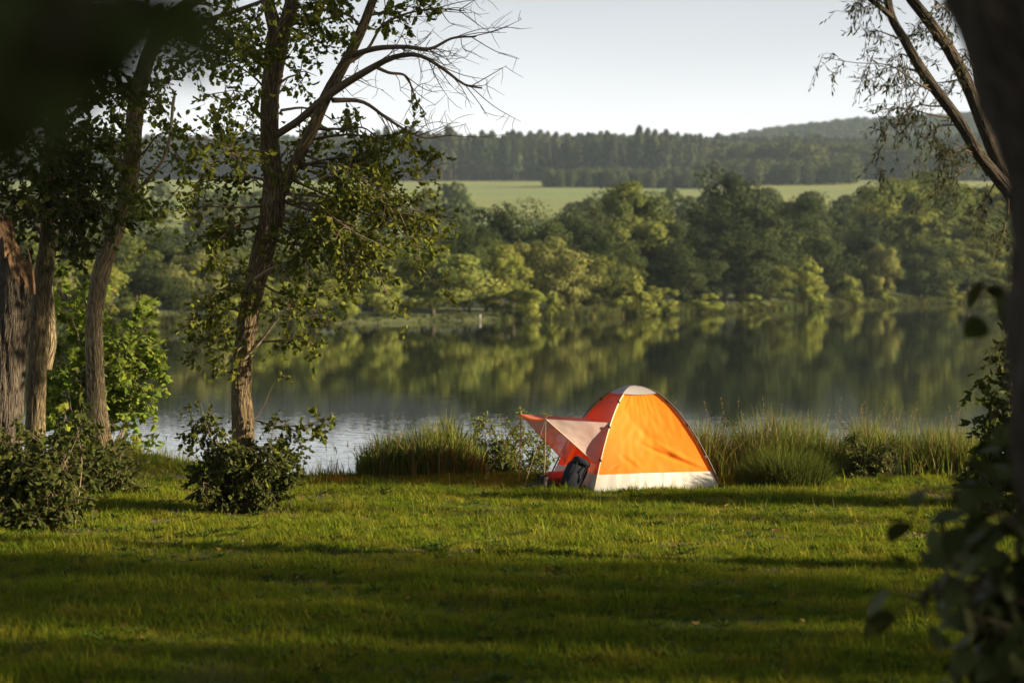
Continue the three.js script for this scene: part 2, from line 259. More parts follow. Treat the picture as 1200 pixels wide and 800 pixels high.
const kinds = { // three shapes of each kind, built once and shared
  willow: [1, 2, 3].map(s => { const R = rng(100 + s); return [farCrown(R, FAR.willow, 1 * 9, 8, { base: 0.02, lobes: 44, faces: 12000, size: 0.27, shape: 'round' }), farTrunk(R, 9, 0.22)]; }),
  oak: [1, 2, 3].map(s => { const R = rng(200 + s); return [farCrown(R, FAR.oak, 12, 11, { base: 0.08, lobes: 50, faces: 15000, size: 0.30 }), farTrunk(R, 12, 0.3)]; }),
  ash: [1, 2, 3].map(s => { const R = rng(300 + s); return [farCrown(R, FAR.ash, 12, 8.5, { base: 0.06, lobes: 46, faces: 14000, size: 0.28 }), farTrunk(R, 12, 0.26)]; }),
  cone: [1, 2].map(s => { const R = rng(400 + s); return [farCrown(R, FAR.willow, 9, 7.5, { base: 0.03, lobes: 44, faces: 12000, size: 0.25, shape: 'cone' }), farTrunk(R, 9, 0.18)]; }),
  tan: [1, 2].map(s => { const R = rng(500 + s); return [farCrown(R, FAR.tan, 8, 8.5, { base: 0.02, lobes: 40, faces: 11500, size: 0.26 }), farTrunk(R, 8, 0.2)]; }),
  shrub: [1, 2, 3].map(s => { const R = rng(600 + s); return [farCrown(R, FAR.willow, 4, 5, { base: 0.02, lobes: 24, faces: 5200, size: 0.22, shape: 'shrub' }), farTrunk(R, 3, 0.08)]; }),
};
const tints = [[1, 1, 1], [0.72, 0.78, 0.85], [1.14, 1.14, 0.95], [0.88, 0.95, 0.9], [1.22, 1.2, 1], [0.66, 0.74, 0.78], [1.06, 1.02, 0.9]].map(c => { const m = M.farLeaf.clone(); m.color.setRGB(...c); return m; });
const HT = { willow: 9, oak: 12, ash: 12, cone: 9, tan: 8, shrub: 4 }, WD = { willow: 8, oak: 11, ash: 8.5, cone: 7.5, tan: 8.5, shrub: 5 };
let farN = 0;
function farTree(kind, px, topY, wpx, back, label, name = 'far_tree', group = 'trees along the far bank') { // px: column of the trunk, topY: row of its top, back: metres behind the shore
  let d = 150; for (let i = 0; i < 12; i++) d = farShore((px - 600) / FPX * d) + Math.max(0.3, back - 3.5);
  const x = (px - 600) / FPX * d, y = farH(x, d), top = EYE - (topY - HOR) / FPX * d, h = Math.max(1.5, (top - y) * 0.97), w = wpx * 1.06 / FPX * d, v = farN++ % kinds[kind].length, [cg, tg] = kinds[kind][v];
  const o = thing(name, label, kind === 'shrub' ? 'shrub' : 'tree', V(x, y, -d), group);
  o.rotation.y = farN * 2.399; o.scale.set(w / WD[kind], h / HT[kind], w / WD[kind]);
  mesh('trunk', tg, M.barkDark, o); mesh('crown', cg, tints[(kind === 'oak' ? [1, 5, 3] : [0, 2, 4, 6])[(farN * 5 + Math.floor(px)) % (kind === 'oak' ? 3 : 4)]], o);
}
const L = {
  oak: 'dark green rounded tree behind the paler willows on the far bank', ash: 'mid green tall tree in the wood on the far bank', willow: 'pale yellow green willow at the far waterline',
  cone: 'pale green tree broadening to the ground on the far lake shore', tan: 'tawny olive bushy tree at the far waterline', shrub: 'low yellow green shrub at the far water edge', gap: 'dark green tree across the lake behind the leaning trees',
};
// back rows first
for (const [k, px, top, w, b, lab] of [
  ['oak', 600, 233, 105, 26, 'dark round crown standing against the pale meadow'], ['oak', 660, 248, 110, 30], ['ash', 745, 205, 118, 24, 'tallest yellow green crown straight across the lake behind the tent'], ['ash', 700, 252, 90, 26], ['oak', 810, 240, 105, 30], ['oak', 865, 202, 120, 22, 'biggest dark crown of the far wood, below the caravan meadow'], ['oak', 920, 224, 130, 26], ['oak', 975, 248, 80, 30], ['ash', 1045, 203, 110, 28], ['ash', 1100, 190, 120, 26], ['ash', 1160, 205, 120, 26], ['ash', 1225, 200, 120, 30], ['oak', 545, 262, 80, 26],
  ['oak', 495, 272, 95, 24], ['ash', 455, 275, 90, 22], ['oak', 405, 268, 95, 26], ['ash', 350, 280, 100, 24], ['oak', 300, 272, 100, 30], ['ash', 245, 275, 100, 26], ['oak', 195, 268, 110, 28], ['ash', 140, 262, 100, 26], ['oak', 85, 265, 110, 26], ['ash', 30, 258, 110, 26], ['oak', -40, 255, 120, 26], ['oak', 1015, 246, 75, 30], ['ash', 1290, 195, 130, 30],
  ['oak', 570, 262, 70, 14], ['oak', 775, 256, 80, 18], ['oak', 890, 245, 100, 14], ['oak', 950, 255, 90, 12], ['oak', 1010, 262, 80, 12], ['ash', 1075, 240, 95, 12], ['ash', 1130, 250, 110, 12], ['ash', 1190, 248, 110, 14], ['oak', 715, 275, 70, 14],
]) farTree(k, px, top, w, b, lab || L[k]);
for (const [k, px, top, w, b, lab] of [
  ['cone', 508, 278, 140, 7, 'broad pale tree next to the small white post'], ['cone', 443, 306, 90, 8], ['oak', 550, 268, 62, 9], ['willow', 588, 284, 62, 8], ['tan', 645, 281, 96, 8, 'wide tawny bushy tree behind the small waterline shrubs'], ['ash', 702, 290, 56, 9], ['oak', 792, 288, 92, 8], ['oak', 850, 268, 112, 8], ['ash', 903, 302, 58, 7], ['willow', 938, 300, 58, 6], ['tan', 1032, 288, 44, 6, 'narrow tawny tree hanging over the far waterline'], ['oak', 1078, 284, 96, 6], ['ash', 1135, 288, 92, 6],
  ['willow', 370, 320, 90, 7], ['tan', 230, 296, 80, 8], ['oak', 180, 305, 80, 7], ['cone', 310, 318, 80, 7], ['willow', 110, 305, 90, 7], ['tan', 50, 310, 90, 7], ['oak', 1190, 300, 90, 6],
]) farTree(k, px, top, w, b, lab || L[k]);
for (const [px, top, w, b, lab] of [[618, 336, 54, 2], [648, 357, 24, 1], [733, 324, 64, 2], [772, 334, 46, 2], [822, 348, 60, 2], [945, 328, 50, 3], [993, 320, 44, 2, 'bright round shrub against the dark trees at the far water edge'], [1036, 338, 24, 2], [880, 350, 40, 2], [1110, 345, 50, 2], [1160, 340, 40, 2], [275, 350, 60, 2], [160, 345, 60, 2], [405, 352, 40, 2]]) farTree('shrub', px, top, w, b, lab || L.shrub, 'far_shrub', 'shrubs at the far water edge');
{ // reeds along the far waterline
  const R = rng(41), B = new Bag(); for (let k = 0; k < 26; k++) { const a = R() * 6.283, s = R() * 6.283; B.blade(V(Math.cos(a) * 0.5 * R(), -0.2, Math.sin(a) * 0.4 * R()), V(Math.cos(s), 0, Math.sin(s)), 0.5 + 0.8 * R(), 0.09, 0.3, vary(R, [1, 1, 1], 0.25), 2); }
  const list = []; for (let k = 0; k < 2600; k++) { const x = lerp(-60, 110, R()), d = farShore(x) + lerp(-1.4, 2.2, R()); list.push([x, Math.max(WATER - 0.1, farH(x, d)), -d, (0.5 + 0.7 * R()) * (0.7 + 0.8 * Math.abs(N3(x * 0.1, 5, 0))) * (x > -13 && x < -1 ? 0.35 : 1)]); }
  const im = new THREE.InstancedMesh(B.geo(), M.farLeaf, list.length), m = new THREE.Matrix4(), q = new THREE.Quaternion(); list.forEach(([x, y, z, s], i) => { m.compose(V(x, y, z), q.setFromAxisAngle(V(0, 1, 0), R() * 6.28), V(s, s, s)); im.setMatrixAt(i, m); im.setColorAt(i, col(...vary(R, [0.09, 0.105, 0.03], 0.35))); }); im.name = 'far_reeds'; stuff(im); tag(im, 'thin fringe of reeds along the far waterline', 'reeds'); scene.add(im);
}
{ // a white post with a small board, on the far bank
  let d = farShore(-2.2) - 0.4; const x = (563 - 600) / FPX * d, o = thing('white_post', 'small white board on a pale post at the far water edge', 'sign post', V(x, Math.max(WATER, farH(x, d)), -d)); o.scale.setScalar(0.55);
  const wh = new THREE.MeshStandardMaterial({ color: col(0.75, 0.74, 0.7), roughness: 0.6 });
  mesh('post', new THREE.CylinderGeometry(0.05, 0.06, 0.7, 8).translate(0, 0.2, 0), new THREE.MeshStandardMaterial({ color: col(0.45, 0.42, 0.36), roughness: 0.8 }), o);
  mesh('board', new THREE.BoxGeometry(0.24, 0.28, 0.05).translate(0, 0.66, 0.03), wh, o);
}
{ // a white caravan far off on the meadow
  const d = 760, x = (928 - 600) / FPX * d, y = farH(x, d), o = thing('white_caravan', 'tiny white caravan on the meadow below the wood', 'caravan', V(x, y, -d)); o.scale.setScalar(0.62);
  const wh = new THREE.MeshStandardMaterial({ color: col(0.78, 0.78, 0.76), roughness: 0.5 }), dk = new THREE.MeshStandardMaterial({ color: col(0.05, 0.06, 0.07), roughness: 0.2 });
  const sh = new THREE.Shape(); sh.moveTo(-2.4, 0.5); sh.lineTo(2.4, 0.5); sh.quadraticCurveTo(2.6, 1.5, 2.1, 2.3); sh.quadraticCurveTo(0, 2.65, -2.1, 2.3); sh.quadraticCurveTo(-2.6, 1.5, -2.4, 0.5);
  mesh('body', new THREE.ExtrudeGeometry(sh, { depth: 2, bevelSize: 0.08, bevelThickness: 0.08, bevelSegments: 2 }).translate(0, 0, -1), wh, o);
  mesh('window', new THREE.BoxGeometry(1.6, 0.6, 0.06).translate(-0.6, 1.65, 1.1), dk, o); mesh('door', new THREE.BoxGeometry(0.6, 1.5, 0.06).translate(1.3, 1.4, 1.1), wh, o);
  for (const s of [-0.35, 0.35]) mesh('wheel', new THREE.CylinderGeometry(0.33, 0.33, 0.2, 16).rotateX(Math.PI / 2).translate(s, 0.33, 1.0), dk, o);
}
{ // the wood on the hill: one mass of thousands of trees
  const mk = (seed, conifer) => { const R = rng(seed), B = new Bag(), h = conifer ? 17 : 13, w = conifer ? 5.5 : 9; for (let k = 0; k < (conifer ? 260 : 320); k++) { const y = conifer ? 0.25 + 0.75 * Math.pow(R(), 0.8) : 0.12 + 0.88 * R(), pr = conifer ? Math.pow(1 - y, 0.5) * 0.85 + 0.08 : Math.sqrt(Math.max(0.03, 1 - ((y - 0.52) / 0.5) ** 2)), a = R() * 6.283, rr = pr * w * 0.5 * (0.6 + 0.4 * R()), P = V(Math.cos(a) * rr, y * h, Math.sin(a) * rr), o = V(Math.cos(a), 0.5, Math.sin(a)).addScaledVector(rv(R), 0.8).normalize(), u = rv(R); u.addScaledVector(o, -u.dot(o)).normalize(); const z = 0.9 + 0.9 * R(); B.leaf(P.addScaledVector(u, -z / 2), u, o.clone().cross(u), z, z * 0.8, vary(R, [1, 1, 1], 0.18), 0, 0.1); }
    const T = new Tubes(); T.add([V(0, -1, 0), V(0, h * 0.5, 0), V(0, h * 0.95, 0)], [0.28, 0.2, 0.05], 4, { cap: false }); const t = T.geo().toNonIndexed(), n = t.attributes.position.count; t.deleteAttribute('uv'); t.deleteAttribute('normal'); t.setAttribute('color', new THREE.Float32BufferAttribute(new Float32Array(n * 3).map((_, i) => [1.7, 1.05, 0.9][i % 3]), 3)); return mergeGeometries([B.geo().toNonIndexed(), t]); };
  const wood = (name, geo, list, label) => { const im = new THREE.InstancedMesh(geo, M.farLeaf, list.length), m = new THREE.Matrix4(), q = new THREE.Quaternion(); list.forEach(([x, y, z, s, a, c], i) => { m.compose(V(x, y, z), q.setFromAxisAngle(V(0, 1, 0), a), V(s * 1.05, s, s * 1.05)); im.setMatrixAt(i, m); im.setColorAt(i, col(...c)); }); im.name = name; stuff(im); tag(im, label, 'forest'); scene.add(im); };
  const R = rng(71), con = [], con2 = [], dec = [], hedge = [];
  for (let d = 838; d < 1290; d += 7.5) for (let x = -d * 0.36; x < d * 0.36; x += 5.2) {
    const X = x + (R() - 0.5) * 4, D = d + (R() - 0.5) * 6; if (D < 846 + 50 * N3(X * 0.02, 4, 0) + 22 * N3(X * 0.09, 7, 0) + 55 * sstep(-40, -140, X)) continue;
    const tone = 1 + 0.5 * N3(X * 0.03, D * 0.03, 2), item = [X, farH(X, D) - 0.3, -D, (0.86 + 0.3 * R()) * (1 + 0.35 * N3(X * 0.03, D * 0.03, 7)), R() * 6.28];
    if (X > 78 + 30 * N3(D * 0.02, X * 0.01, 6) && D < 990 + 60 * N3(X * 0.02, 1, 3)) dec.push([...item, vary(R, [0.065 * tone, 0.08 * tone, 0.026 * tone], 0.22)]);
    else (R() < 0.5 ? con : con2).push([...item, vary(R, [0.05 * tone, 0.066 * tone, 0.028 * tone], 0.25)]);
  }
  for (let d = 1560; d < 1790; d += 9) for (let x = -d * 0.3; x < d * 0.36; x += 7.5) { const X = x + (R() - 0.5) * 6, D = d + (R() - 0.5) * 7; dec.push([X, farH(X, D) - 0.3, -D, 0.9 + 0.45 * R(), R() * 6.28, vary(R, [0.048, 0.062, 0.026], 0.2)]); }
  for (let k = 0; k < 420; k++) { const t = R(), band = R() < 0.7, px = band ? 640 + 190 * t : 815 + 190 * t, D = band ? 700 + 45 * R() : 740 + 70 * R(), X = (px - 600) / FPX * D; hedge.push([X, farH(X, D) - 0.4, -D, (band ? 0.3 : 0.5) + 0.25 * R(), R() * 6.28, vary(R, [0.06, 0.075, 0.028], 0.2)]); }
  for (let k = 0; k < 160; k++) { const D = 300 + 90 * R(), X = lerp(-0.3, 0.3, R()) * D; if (Math.abs(X / D - 0.0) < 0.02) continue; hedge.push([X, farH(X, D) - 0.4, -D, 0.35 + 0.25 * R(), R() * 6.28, vary(R, [0.07, 0.085, 0.028], 0.2)]); }
  wood('conifer_wood', mk(72, true), con, 'tall dark conifer wood along the hilltop skyline'); wood('pine_wood', mk(75, true), con2, 'narrow brown stemmed pines mixed into the hilltop wood');
  wood('leafy_wood', mk(73, false), dec, 'rounded leafy wood covering the farther hill'); wood('hedgerow', mk(74, false), hedge, 'low dark hedgerows crossing the pale meadow');
}

// ---------------------------------------------------------------- trees on the near bank
const GREEN = { alder: [[0.17, 0.195, 0.022], [0.14, 0.165, 0.02], [0.205, 0.22, 0.028], [0.115, 0.135, 0.018]], dark: [[0.08, 0.1, 0.017], [0.1, 0.115, 0.02], [0.066, 0.082, 0.015]], maple: [[0.2, 0.27, 0.032], [0.165, 0.23, 0.028], [0.25, 0.3, 0.042]], willow: [[0.085, 0.095, 0.03], [0.11, 0.115, 0.04], [0.07, 0.08, 0.026]] };
const ridgeTrunk = (T, list, d, n, seed, flareH = 0) => { const [p, r0] = traced(list, d, n), r = r0.map(q => q * (d > 10 ? 0.8 : 1)); T.add(p, r, 40, { ridge: 0.13, seed, flare: flareH ? l => 0.55 * Math.exp(-l / flareH) : null }); return p; };
const plainLimb = (T, list, d, n = 14) => { const [p, r] = traced(list, d, n); T.add(p, r, 10, { ridge: 0.08, seed: list[0][0] }); return p; };
const shift = (geo, o) => { geo.translate(-o.position.x, -o.position.y, -o.position.z); return geo; };

{ // the forked alder with bare dead boughs
  const d = 23.1, R = rng(11), foot = W(283, 598, d), o = thing('forked_tree', 'leaning forked tree with bare dead boughs rising from a leafy base bush', 'tree', V(foot.x, lawnH(foot.x, -d) - 0.05, -d));
  const T = new Tubes(); ridgeTrunk(T, [[281, 606, 42], [284, 560, 36], [284, 500, 33], [282, 450, 31], [287, 400, 32], [296, 345, 33], [309, 290, 34], [320, 245, 37], [320, 205, 30], [317, 160, 28], [317, 115, 28], [323, 70, 33], [327, 40, 34]], d, 90, 3, 0.22);
  ridgeTrunk(T, [[327, 46, 26], [318, 15, 20], [310, -20, 16], [300, -80, 11], [296, -150, 6]], d, 20, 8); ridgeTrunk(T, [[328, 52, 26], [340, 15, 22], [347, -20, 18], [360, -90, 12], [366, -150, 6]], d, 20, 6);
  mesh('trunk', shift(T.geo(), o), M.bark, o);
  const T2 = new Tubes(); ridgeTrunk(T2, [[317, 255, 18], [328, 228, 20], [346, 192, 18, -0.1], [366, 152, 17, -0.2], [386, 108, 18, -0.25], [410, 65, 16, -0.3], [430, 22, 14, -0.3], [445, -25, 12, -0.3], [455, -90, 7, -0.3]], d, 50, 14);
  mesh('side_stem', shift(T2.geo(), o), M.bark, o);
  const bough = (list, twigs, dz = 0) => { // a bare dead bough with fine dead twigs
    const Tb = new Tubes(), [p, r] = traced(list, d + dz, 24); Tb.add(p, r, 8, { ridge: 0.06, seed: list[0][1] });
    for (let i = 0; i < twigs; i++) { const k = 7 + Math.floor(R() * 17), q = p[k], dir = p[Math.min(24, k + 1)].clone().sub(p[k - 1]).normalize(), e = q.clone().addScaledVector(dir, 0.15 + 0.35 * R()).addScaledVector(rv(R), 0.32); e.z += (R() - 0.5) * 0.2; const m = q.clone().lerp(e, 0.55).addScaledVector(rv(R), 0.05); Tb.add(smoothPath([q, m, e], 6), [0.006, 0.0055, 0.005, 0.0045, 0.004, 0.003, 0.002], 4); for (let j = 0; j < 3; j++) { const e2 = e.clone().lerp(m, R() * 0.8), f = e2.clone().addScaledVector(dir, 0.12 * R()).addScaledVector(rv(R), 0.2); Tb.add([e2, e2.clone().lerp(f, 0.5).addScaledVector(rv(R), 0.02), f], [0.0035, 0.003, 0.0018], 3); } }
    mesh('dead_bough', shift(Tb.geo(), o), M.twig, o);
  };
  bough([[322, 160, 10], [350, 142, 9, -0.15], [388, 110, 11, -0.3], [430, 84, 9, -0.45], [462, 68, 7, -0.5], [492, 66, 5, -0.6], [520, 82, 4, -0.6], [545, 100, 3, -0.7], [565, 104, 2, -0.7]], 22);
  bough([[412, 66, 8, -0.3], [440, 58, 7, -0.5], [475, 56, 5.5, -0.7], [505, 58, 4, -0.8], [530, 46, 3, -0.8], [558, 44, 2, -0.9]], 18);
  bough([[390, 118, 7, -0.3], [425, 120, 5, -0.1], [455, 140, 4, 0.1], [480, 155, 3.5, 0.2], [500, 162, 2.5, 0.3], [530, 158, 1.5, 0.3]], 14);
  bough([[404, 78, 5, -0.3], [430, 60, 4, -0.1], [450, 30, 3.5, 0.2], [475, 18, 3, 0.2], [510, 12, 2, 0.3], [545, 14, 1.4, 0.3]], 14);
  bough([[440, 79, 5, -0.46], [456, 86, 4, -0.4], [476, 90, 3, -0.3], [488, 118, 2, -0.3], [500, 135, 1.4, -0.3]], 8);
  const Tw = new Tubes(), B = new Bag();
  const sp = (a, b, dz, extra = {}) => spray(Tw, B, R, W(a[0], a[1], d), W(b[0], b[1], d + dz), { r: 0.018, shoots: 9, shootLen: 0.52, twigs: 5, twigLen: 0.2, leaves: 4, size: 0.07, wide: 0.8, cols: GREEN.alder, sag: 0.08, ...extra });
  for (const [a, b, dz, e] of [
    [[318, 180], [222, 165], -0.6], [[318, 215], [215, 215], 0.5], [[316, 240], [212, 250], -0.5], [[314, 262], [228, 280], 0.6, { shoots: 6 }], [[320, 120], [235, 70], 0.4], [[322, 90], [262, 25], -0.5], [[324, 70], [215, 20], 0.7], [[318, 150], [262, 110], -0.7, { shoots: 6 }], [[310, 0], [230, -20], -0.5, { shoots: 9 }],
    [[336, 30], [385, 60], 0.6], [[340, 10], [400, 20], -0.4], [[345, -10], [390, -20], 0.5], [[345, -30], [300, 20], -0.8], [[326, 100], [372, 90], 0.8, { shoots: 5 }],
    [[366, 152], [470, 180], -0.6], [[346, 192], [495, 215], 0.4, { shoots: 11 }], [[340, 200], [515, 262], -0.5, { shoots: 12, sag: 0.14 }], [[330, 228], [470, 250], -1.0, { shoots: 12 }], [[328, 235], [505, 300], 0.5, { shoots: 12, sag: 0.16 }], [[322, 245], [440, 300], -0.8, { shoots: 12 }], [[316, 262], [410, 320], 0.5, { shoots: 10 }], [[312, 280], [450, 330], -0.3, { shoots: 9, sag: 0.14 }], [[352, 180], [430, 215], -1.1, { shoots: 10 }], [[340, 205], [400, 250], 1.0, { shoots: 10 }], [[345, 195], [480, 275], -1.0, { shoots: 12, sag: 0.15 }],
    [[430, 20], [505, 20], 0.4, { shoots: 6, shootLen: 0.35 }], [[436, 0], [480, -20], -0.4], [[425, 35], [380, 0], 0.5],
    [[293, 360], [232, 385], -0.5, { shootLen: 0.36 }], [[290, 385], [225, 410], 0.3, { shoots: 6, shootLen: 0.33 }], [[296, 345], [250, 340], -0.6, { shoots: 6, shootLen: 0.36 }], [[288, 400], [262, 425], -0.4, { shoots: 4, shootLen: 0.28 }], [[300, 400], [368, 400], -0.3, { shoots: 5, shootLen: 0.26 }], [[305, 330], [372, 372], -0.5, { shoots: 7, shootLen: 0.34 }], [[308, 300], [360, 350], 0.6, { shoots: 6, shootLen: 0.36 }],
    [[340, 210], [505, 330], -0.2, { shoots: 11, sag: 0.2 }], [[335, 222], [455, 345], -0.8, { shoots: 10, sag: 0.16 }], [[330, 235], [420, 275], -1.2, { shoots: 12 }], [[350, 190], [450, 235], 0.8, { shoots: 12 }], [[320, 245], [375, 330], -0.6, { shoots: 9 }], [[360, 165], [500, 190], -0.3, { shoots: 8 }], [[318, 200], [250, 190], -1.0, { shoots: 9 }], [[316, 250], [250, 300], -0.7, { shoots: 8 }], [[325, 80], [290, 60], -0.9, { shoots: 9 }], [[340, 20], [365, 45], -0.9, { shoots: 9 }], [[325, 190], [372, 170], 0.9, { shoots: 6 }], [[330, 130], [398, 150], 0.7, { shoots: 6 }], [[318, 170], [285, 150], 0.9, { shoots: 5 }],
  ]) sp(a, b, dz, e);
  mesh('crown', shift(B.geo(), o), M.leaf, o); mesh('twigs', shift(Tw.geo(), o), M.twig, o);
  for (const [a, b, w] of [[[284, 422], [354, 346], 4.5], [[296, 328], [360, 296], 4], [[315, 225], [272, 190], 3]]) { const Tp = new Tubes(); spray(Tp, null, R, W(a[0], a[1], d - 0.1), W(b[0], b[1], d - 0.4), { r: w / 2 / FPX * d, shoots: 4, shootLen: 0.2, twigs: 2, twigLen: 0.1, sag: 0.03, wig: 0.03 }); mesh('bare_shoot', shift(Tp.geo(), o), M.twigPale, o); }
  // bush of suckers round its foot
  const p = V(foot.x, lawnH(foot.x, -d), -d), b = thing('base_bush', 'dark leafy bush of suckers hugging the forked tree foot', 'bush', p), Tb = new Tubes(), Bb = new Bag();
  const sb = (x, y, bx, dz, e = {}) => spray(Tb, Bb, R, W(bx, 596, d - 0.15), W(x, y, d + dz), { r: 0.012, shoots: 8, shootLen: 0.19, twigs: 4, twigLen: 0.13, leaves: 4, size: 0.06, wide: 0.75, cols: GREEN.dark, sag: 0.1, from: 0.08, droop: 0.3, ...e });
  for (let k = 0; k < 17; k++) { const t = (k + R()) / 17, x = lerp(234, 336, t), y = 588 - 76 * Math.sqrt(Math.max(0, 1 - ((t - 0.5) * 1.9) ** 2)) * (0.5 + 0.6 * R()); sb(x, y, lerp(262, 308, t), (R() - 0.7) * 1.0); }
  for (const [x, y, dz] of [[233, 470, -0.3], [228, 492, 0], [246, 482, 0.3], [338, 498, -0.2], [352, 512, 0.2], [218, 560, -0.1], [350, 560, -0.2], [322, 490, 0.3], [240, 500, 0.2], [262, 510, -0.5], [330, 505, -0.3], [345, 530, 0.1], [315, 520, -0.5], [228, 535, -0.2], [300, 530, -0.6], [275, 530, -0.6]]) sb(x, y, lerp(270, 300, (x - 230) / 120), dz, { shoots: 8, shootLen: 0.24, from: 0.2, cols: [...GREEN.dark, GREEN.alder[0]] });
  spray(Tb, Bb, R, W(298, 492, d - 0.15), W(388, 482, d - 0.4), { r: 0.012, shoots: 8, shootLen: 0.2, twigs: 3, twigLen: 0.12, leaves: 4, size: 0.07, cols: GREEN.alder, sag: -0.05, from: 0.45 });
  spray(Tb, Bb, R, W(298, 490, d - 0.15), W(332, 440, d - 0.3), { r: 0.006, shoots: 3, shootLen: 0.08, twigs: 2, twigLen: 0.08, leaves: 3, size: 0.05, cols: GREEN.alder, from: 0.7 });
  mesh('stems', shift(Tb.geo(), b), M.twig, b); mesh('foliage', shift(Bb.geo(), b), M.leaf, b);
}
{ // the curving tree on the left mound
  const d = 27, R = rng(12), foot = W(120, 535, d), o = thing('curving_tree', 'curving grey barked tree on the grassy mound by the water', 'tree', V(foot.x, lawnH(foot.x, -d) - 0.1, -d));
  const T = new Tubes(); ridgeTrunk(T, [[122, 560, 44], [118, 525, 34], [113, 480, 29], [110, 425, 28], [110, 375, 27], [117, 325, 28], [133, 277, 27], [149, 228, 27], [155, 182, 26], [159, 135, 25], [167, 92, 24], [184, 48, 24], [212, 14, 21], [255, -12, 16], [300, -40, 9]], d, 90, 21, 0.25);
  mesh('trunk', shift(T.geo(), o), M.barkGrey, o);
  const T2 = new Tubes(); plainLimb(T2, [[184, 48, 12], [215, 38, 9, -0.2], [255, 22, 7, -0.4], [295, 8, 5, -0.6], [340, -10, 3, -0.6]], d); mesh('limb', shift(T2.geo(), o), M.barkGrey, o);
  const T3 = new Tubes(); plainLimb(T3, [[160, 130, 10], [140, 95, 9, 0.4], [128, 50, 8, 0.6], [120, -10, 6, 0.8]], d); mesh('limb', shift(T3.geo(), o), M.barkGrey, o);
  const T4 = new Tubes(); plainLimb(T4, [[150, 230, 6], [172, 212, 5, -0.3], [195, 180, 4, -0.4], [204, 120, 4, -0.4], [206, 110, 3, -0.4]], d); mesh('limb', shift(T4.geo(), o), M.twigPale, o);
  const Tw = new Tubes(), B = new Bag();
  const sp = (a, b, dz, e = {}) => spray(Tw, B, R, W(a[0], a[1], d), W(b[0], b[1], d + dz), { r: 0.02, shoots: 10, shootLen: 0.6, twigs: 5, twigLen: 0.24, leaves: 4, size: 0.08, cols: GREEN.alder, ...e });
  for (const [a, b, dz, e] of [[[155, 180], [95, 150], -0.6], [[159, 140], [100, 90], 0.5], [[165, 100], [90, 40], -0.5], [[150, 225], [85, 210], 0.5], [[140, 255], [80, 240], -0.6], [[155, 190], [210, 150], -0.4, { shoots: 6 }], [[180, 60], [120, 0], 0.6], [[160, 130], [205, 100], 0.8, { shoots: 6 }], [[150, 225], [195, 265], -0.4, { shoots: 5, shootLen: 0.3, cols: GREEN.maple }], [[184, 48], [225, 80], 0.4, { shoots: 7 }], [[212, 14], [260, 45], -0.4, { shoots: 7 }], [[230, 5], [290, 30], 0.5, { shoots: 8 }], [[140, 95], [60, 60], 0.3], [[128, 50], [60, 10], -0.3], [[120, 0], [40, -10], 0.3], [[150, 220], [120, 165], -0.8], [[158, 150], [175, 120], -0.9, { shoots: 7, shootLen: 0.4 }], [[154, 200], [165, 235], -0.8, { shoots: 7, shootLen: 0.35 }], [[165, 100], [140, 120], -1.0, { shoots: 8 }], [[170, 85], [200, 60], 0.9, { shoots: 8 }]]) sp(a, b, dz, e);
  mesh('crown', shift(B.geo(), o), M.leaf, o); mesh('twigs', shift(Tw.geo(), o), M.twig, o);
  for (const [a, b] of [[[132, 262], [205, 185]], [[135, 270], [112, 235]], [[140, 255], [118, 205]], [[130, 285], [100, 240]]]) { const Tp = new Tubes(); spray(Tp, null, R, W(a[0], a[1], d), W(b[0], b[1], d - 0.5), { r: 0.014, shoots: 5, shootLen: 0.3, twigs: 3, twigLen: 0.15, sag: 0.02, wig: 0.05 }); mesh('bare_shoot', shift(Tp.geo(), o), M.twigPale, o); }
}
{ // the straight mossy tree beside the stump
  const d = 24.5, R = rng(13), foot = W(40, 560, d), o = thing('mossy_tree', 'straight mossy trunk standing beside the broken stump', 'tree', V(foot.x, lawnH(foot.x, -d) - 0.1, -d));
  const T = new Tubes(); ridgeTrunk(T, [[37, 600, 44], [39, 540, 32], [41, 470, 28], [44, 400, 29], [49, 340, 30], [56, 285, 27], [61, 225, 25], [66, 150, 24], [70, 60, 22], [72, -30, 19], [76, -150, 10]], d, 80, 33, 0.3);
  mesh('trunk', shift(T.geo(), o), mkBark([0.06, 0.045, 0.025], [0.24, 0.18, 0.09]), o);
  const T2 = new Tubes(); ridgeTrunk(T2, [[52, 432, 20, 0.35], [57, 400, 22, 0.35], [55, 350, 20, 0.35], [52, 300, 14, 0.2]], d, 20, 37); mesh('broken_side_stem', shift(T2.geo(), o), M.barkGrey, o);
  const Tw = new Tubes(), B = new Bag();
  const sp = (a, b, dz, e = {}) => spray(Tw, B, R, W(a[0], a[1], d), W(b[0], b[1], d + dz), { r: 0.02, shoots: 11, shootLen: 0.62, twigs: 5, twigLen: 0.25, leaves: 5, size: 0.085, cols: GREEN.dark, ...e });
  for (const [a, b, dz, e] of [[[60, 230], [130, 190], -0.8], [[58, 250], [120, 250], -1.0], [[55, 290], [10, 230], -0.6], [[62, 200], [-10, 160], -0.4], [[64, 170], [130, 110], -1.0], [[66, 140], [10, 80], 0.5], [[68, 100], [120, 40], -0.6], [[70, 60], [0, 20], -0.4], [[71, 20], [140, -10], 0.4], [[56, 270], [100, 290], -1.0, { shoots: 8 }], [[66, 150], [60, 110], -1.2], [[62, 210], [50, 170], -1.2], [[70, 50], [90, 60], -1.2], [[60, 220], [90, 160], 1], [[56, 260], [30, 200], 1], [[66, 130], [30, 60], 1], [[58, 255], [95, 215], -1.3, {}], [[60, 235], [40, 265], -1.2, { shoots: 8 }]]) sp(a, b, dz, e);
  mesh('crown', shift(B.geo(), o), M.leaf, o); mesh('twigs', shift(Tw.geo(), o), M.twig, o);
}
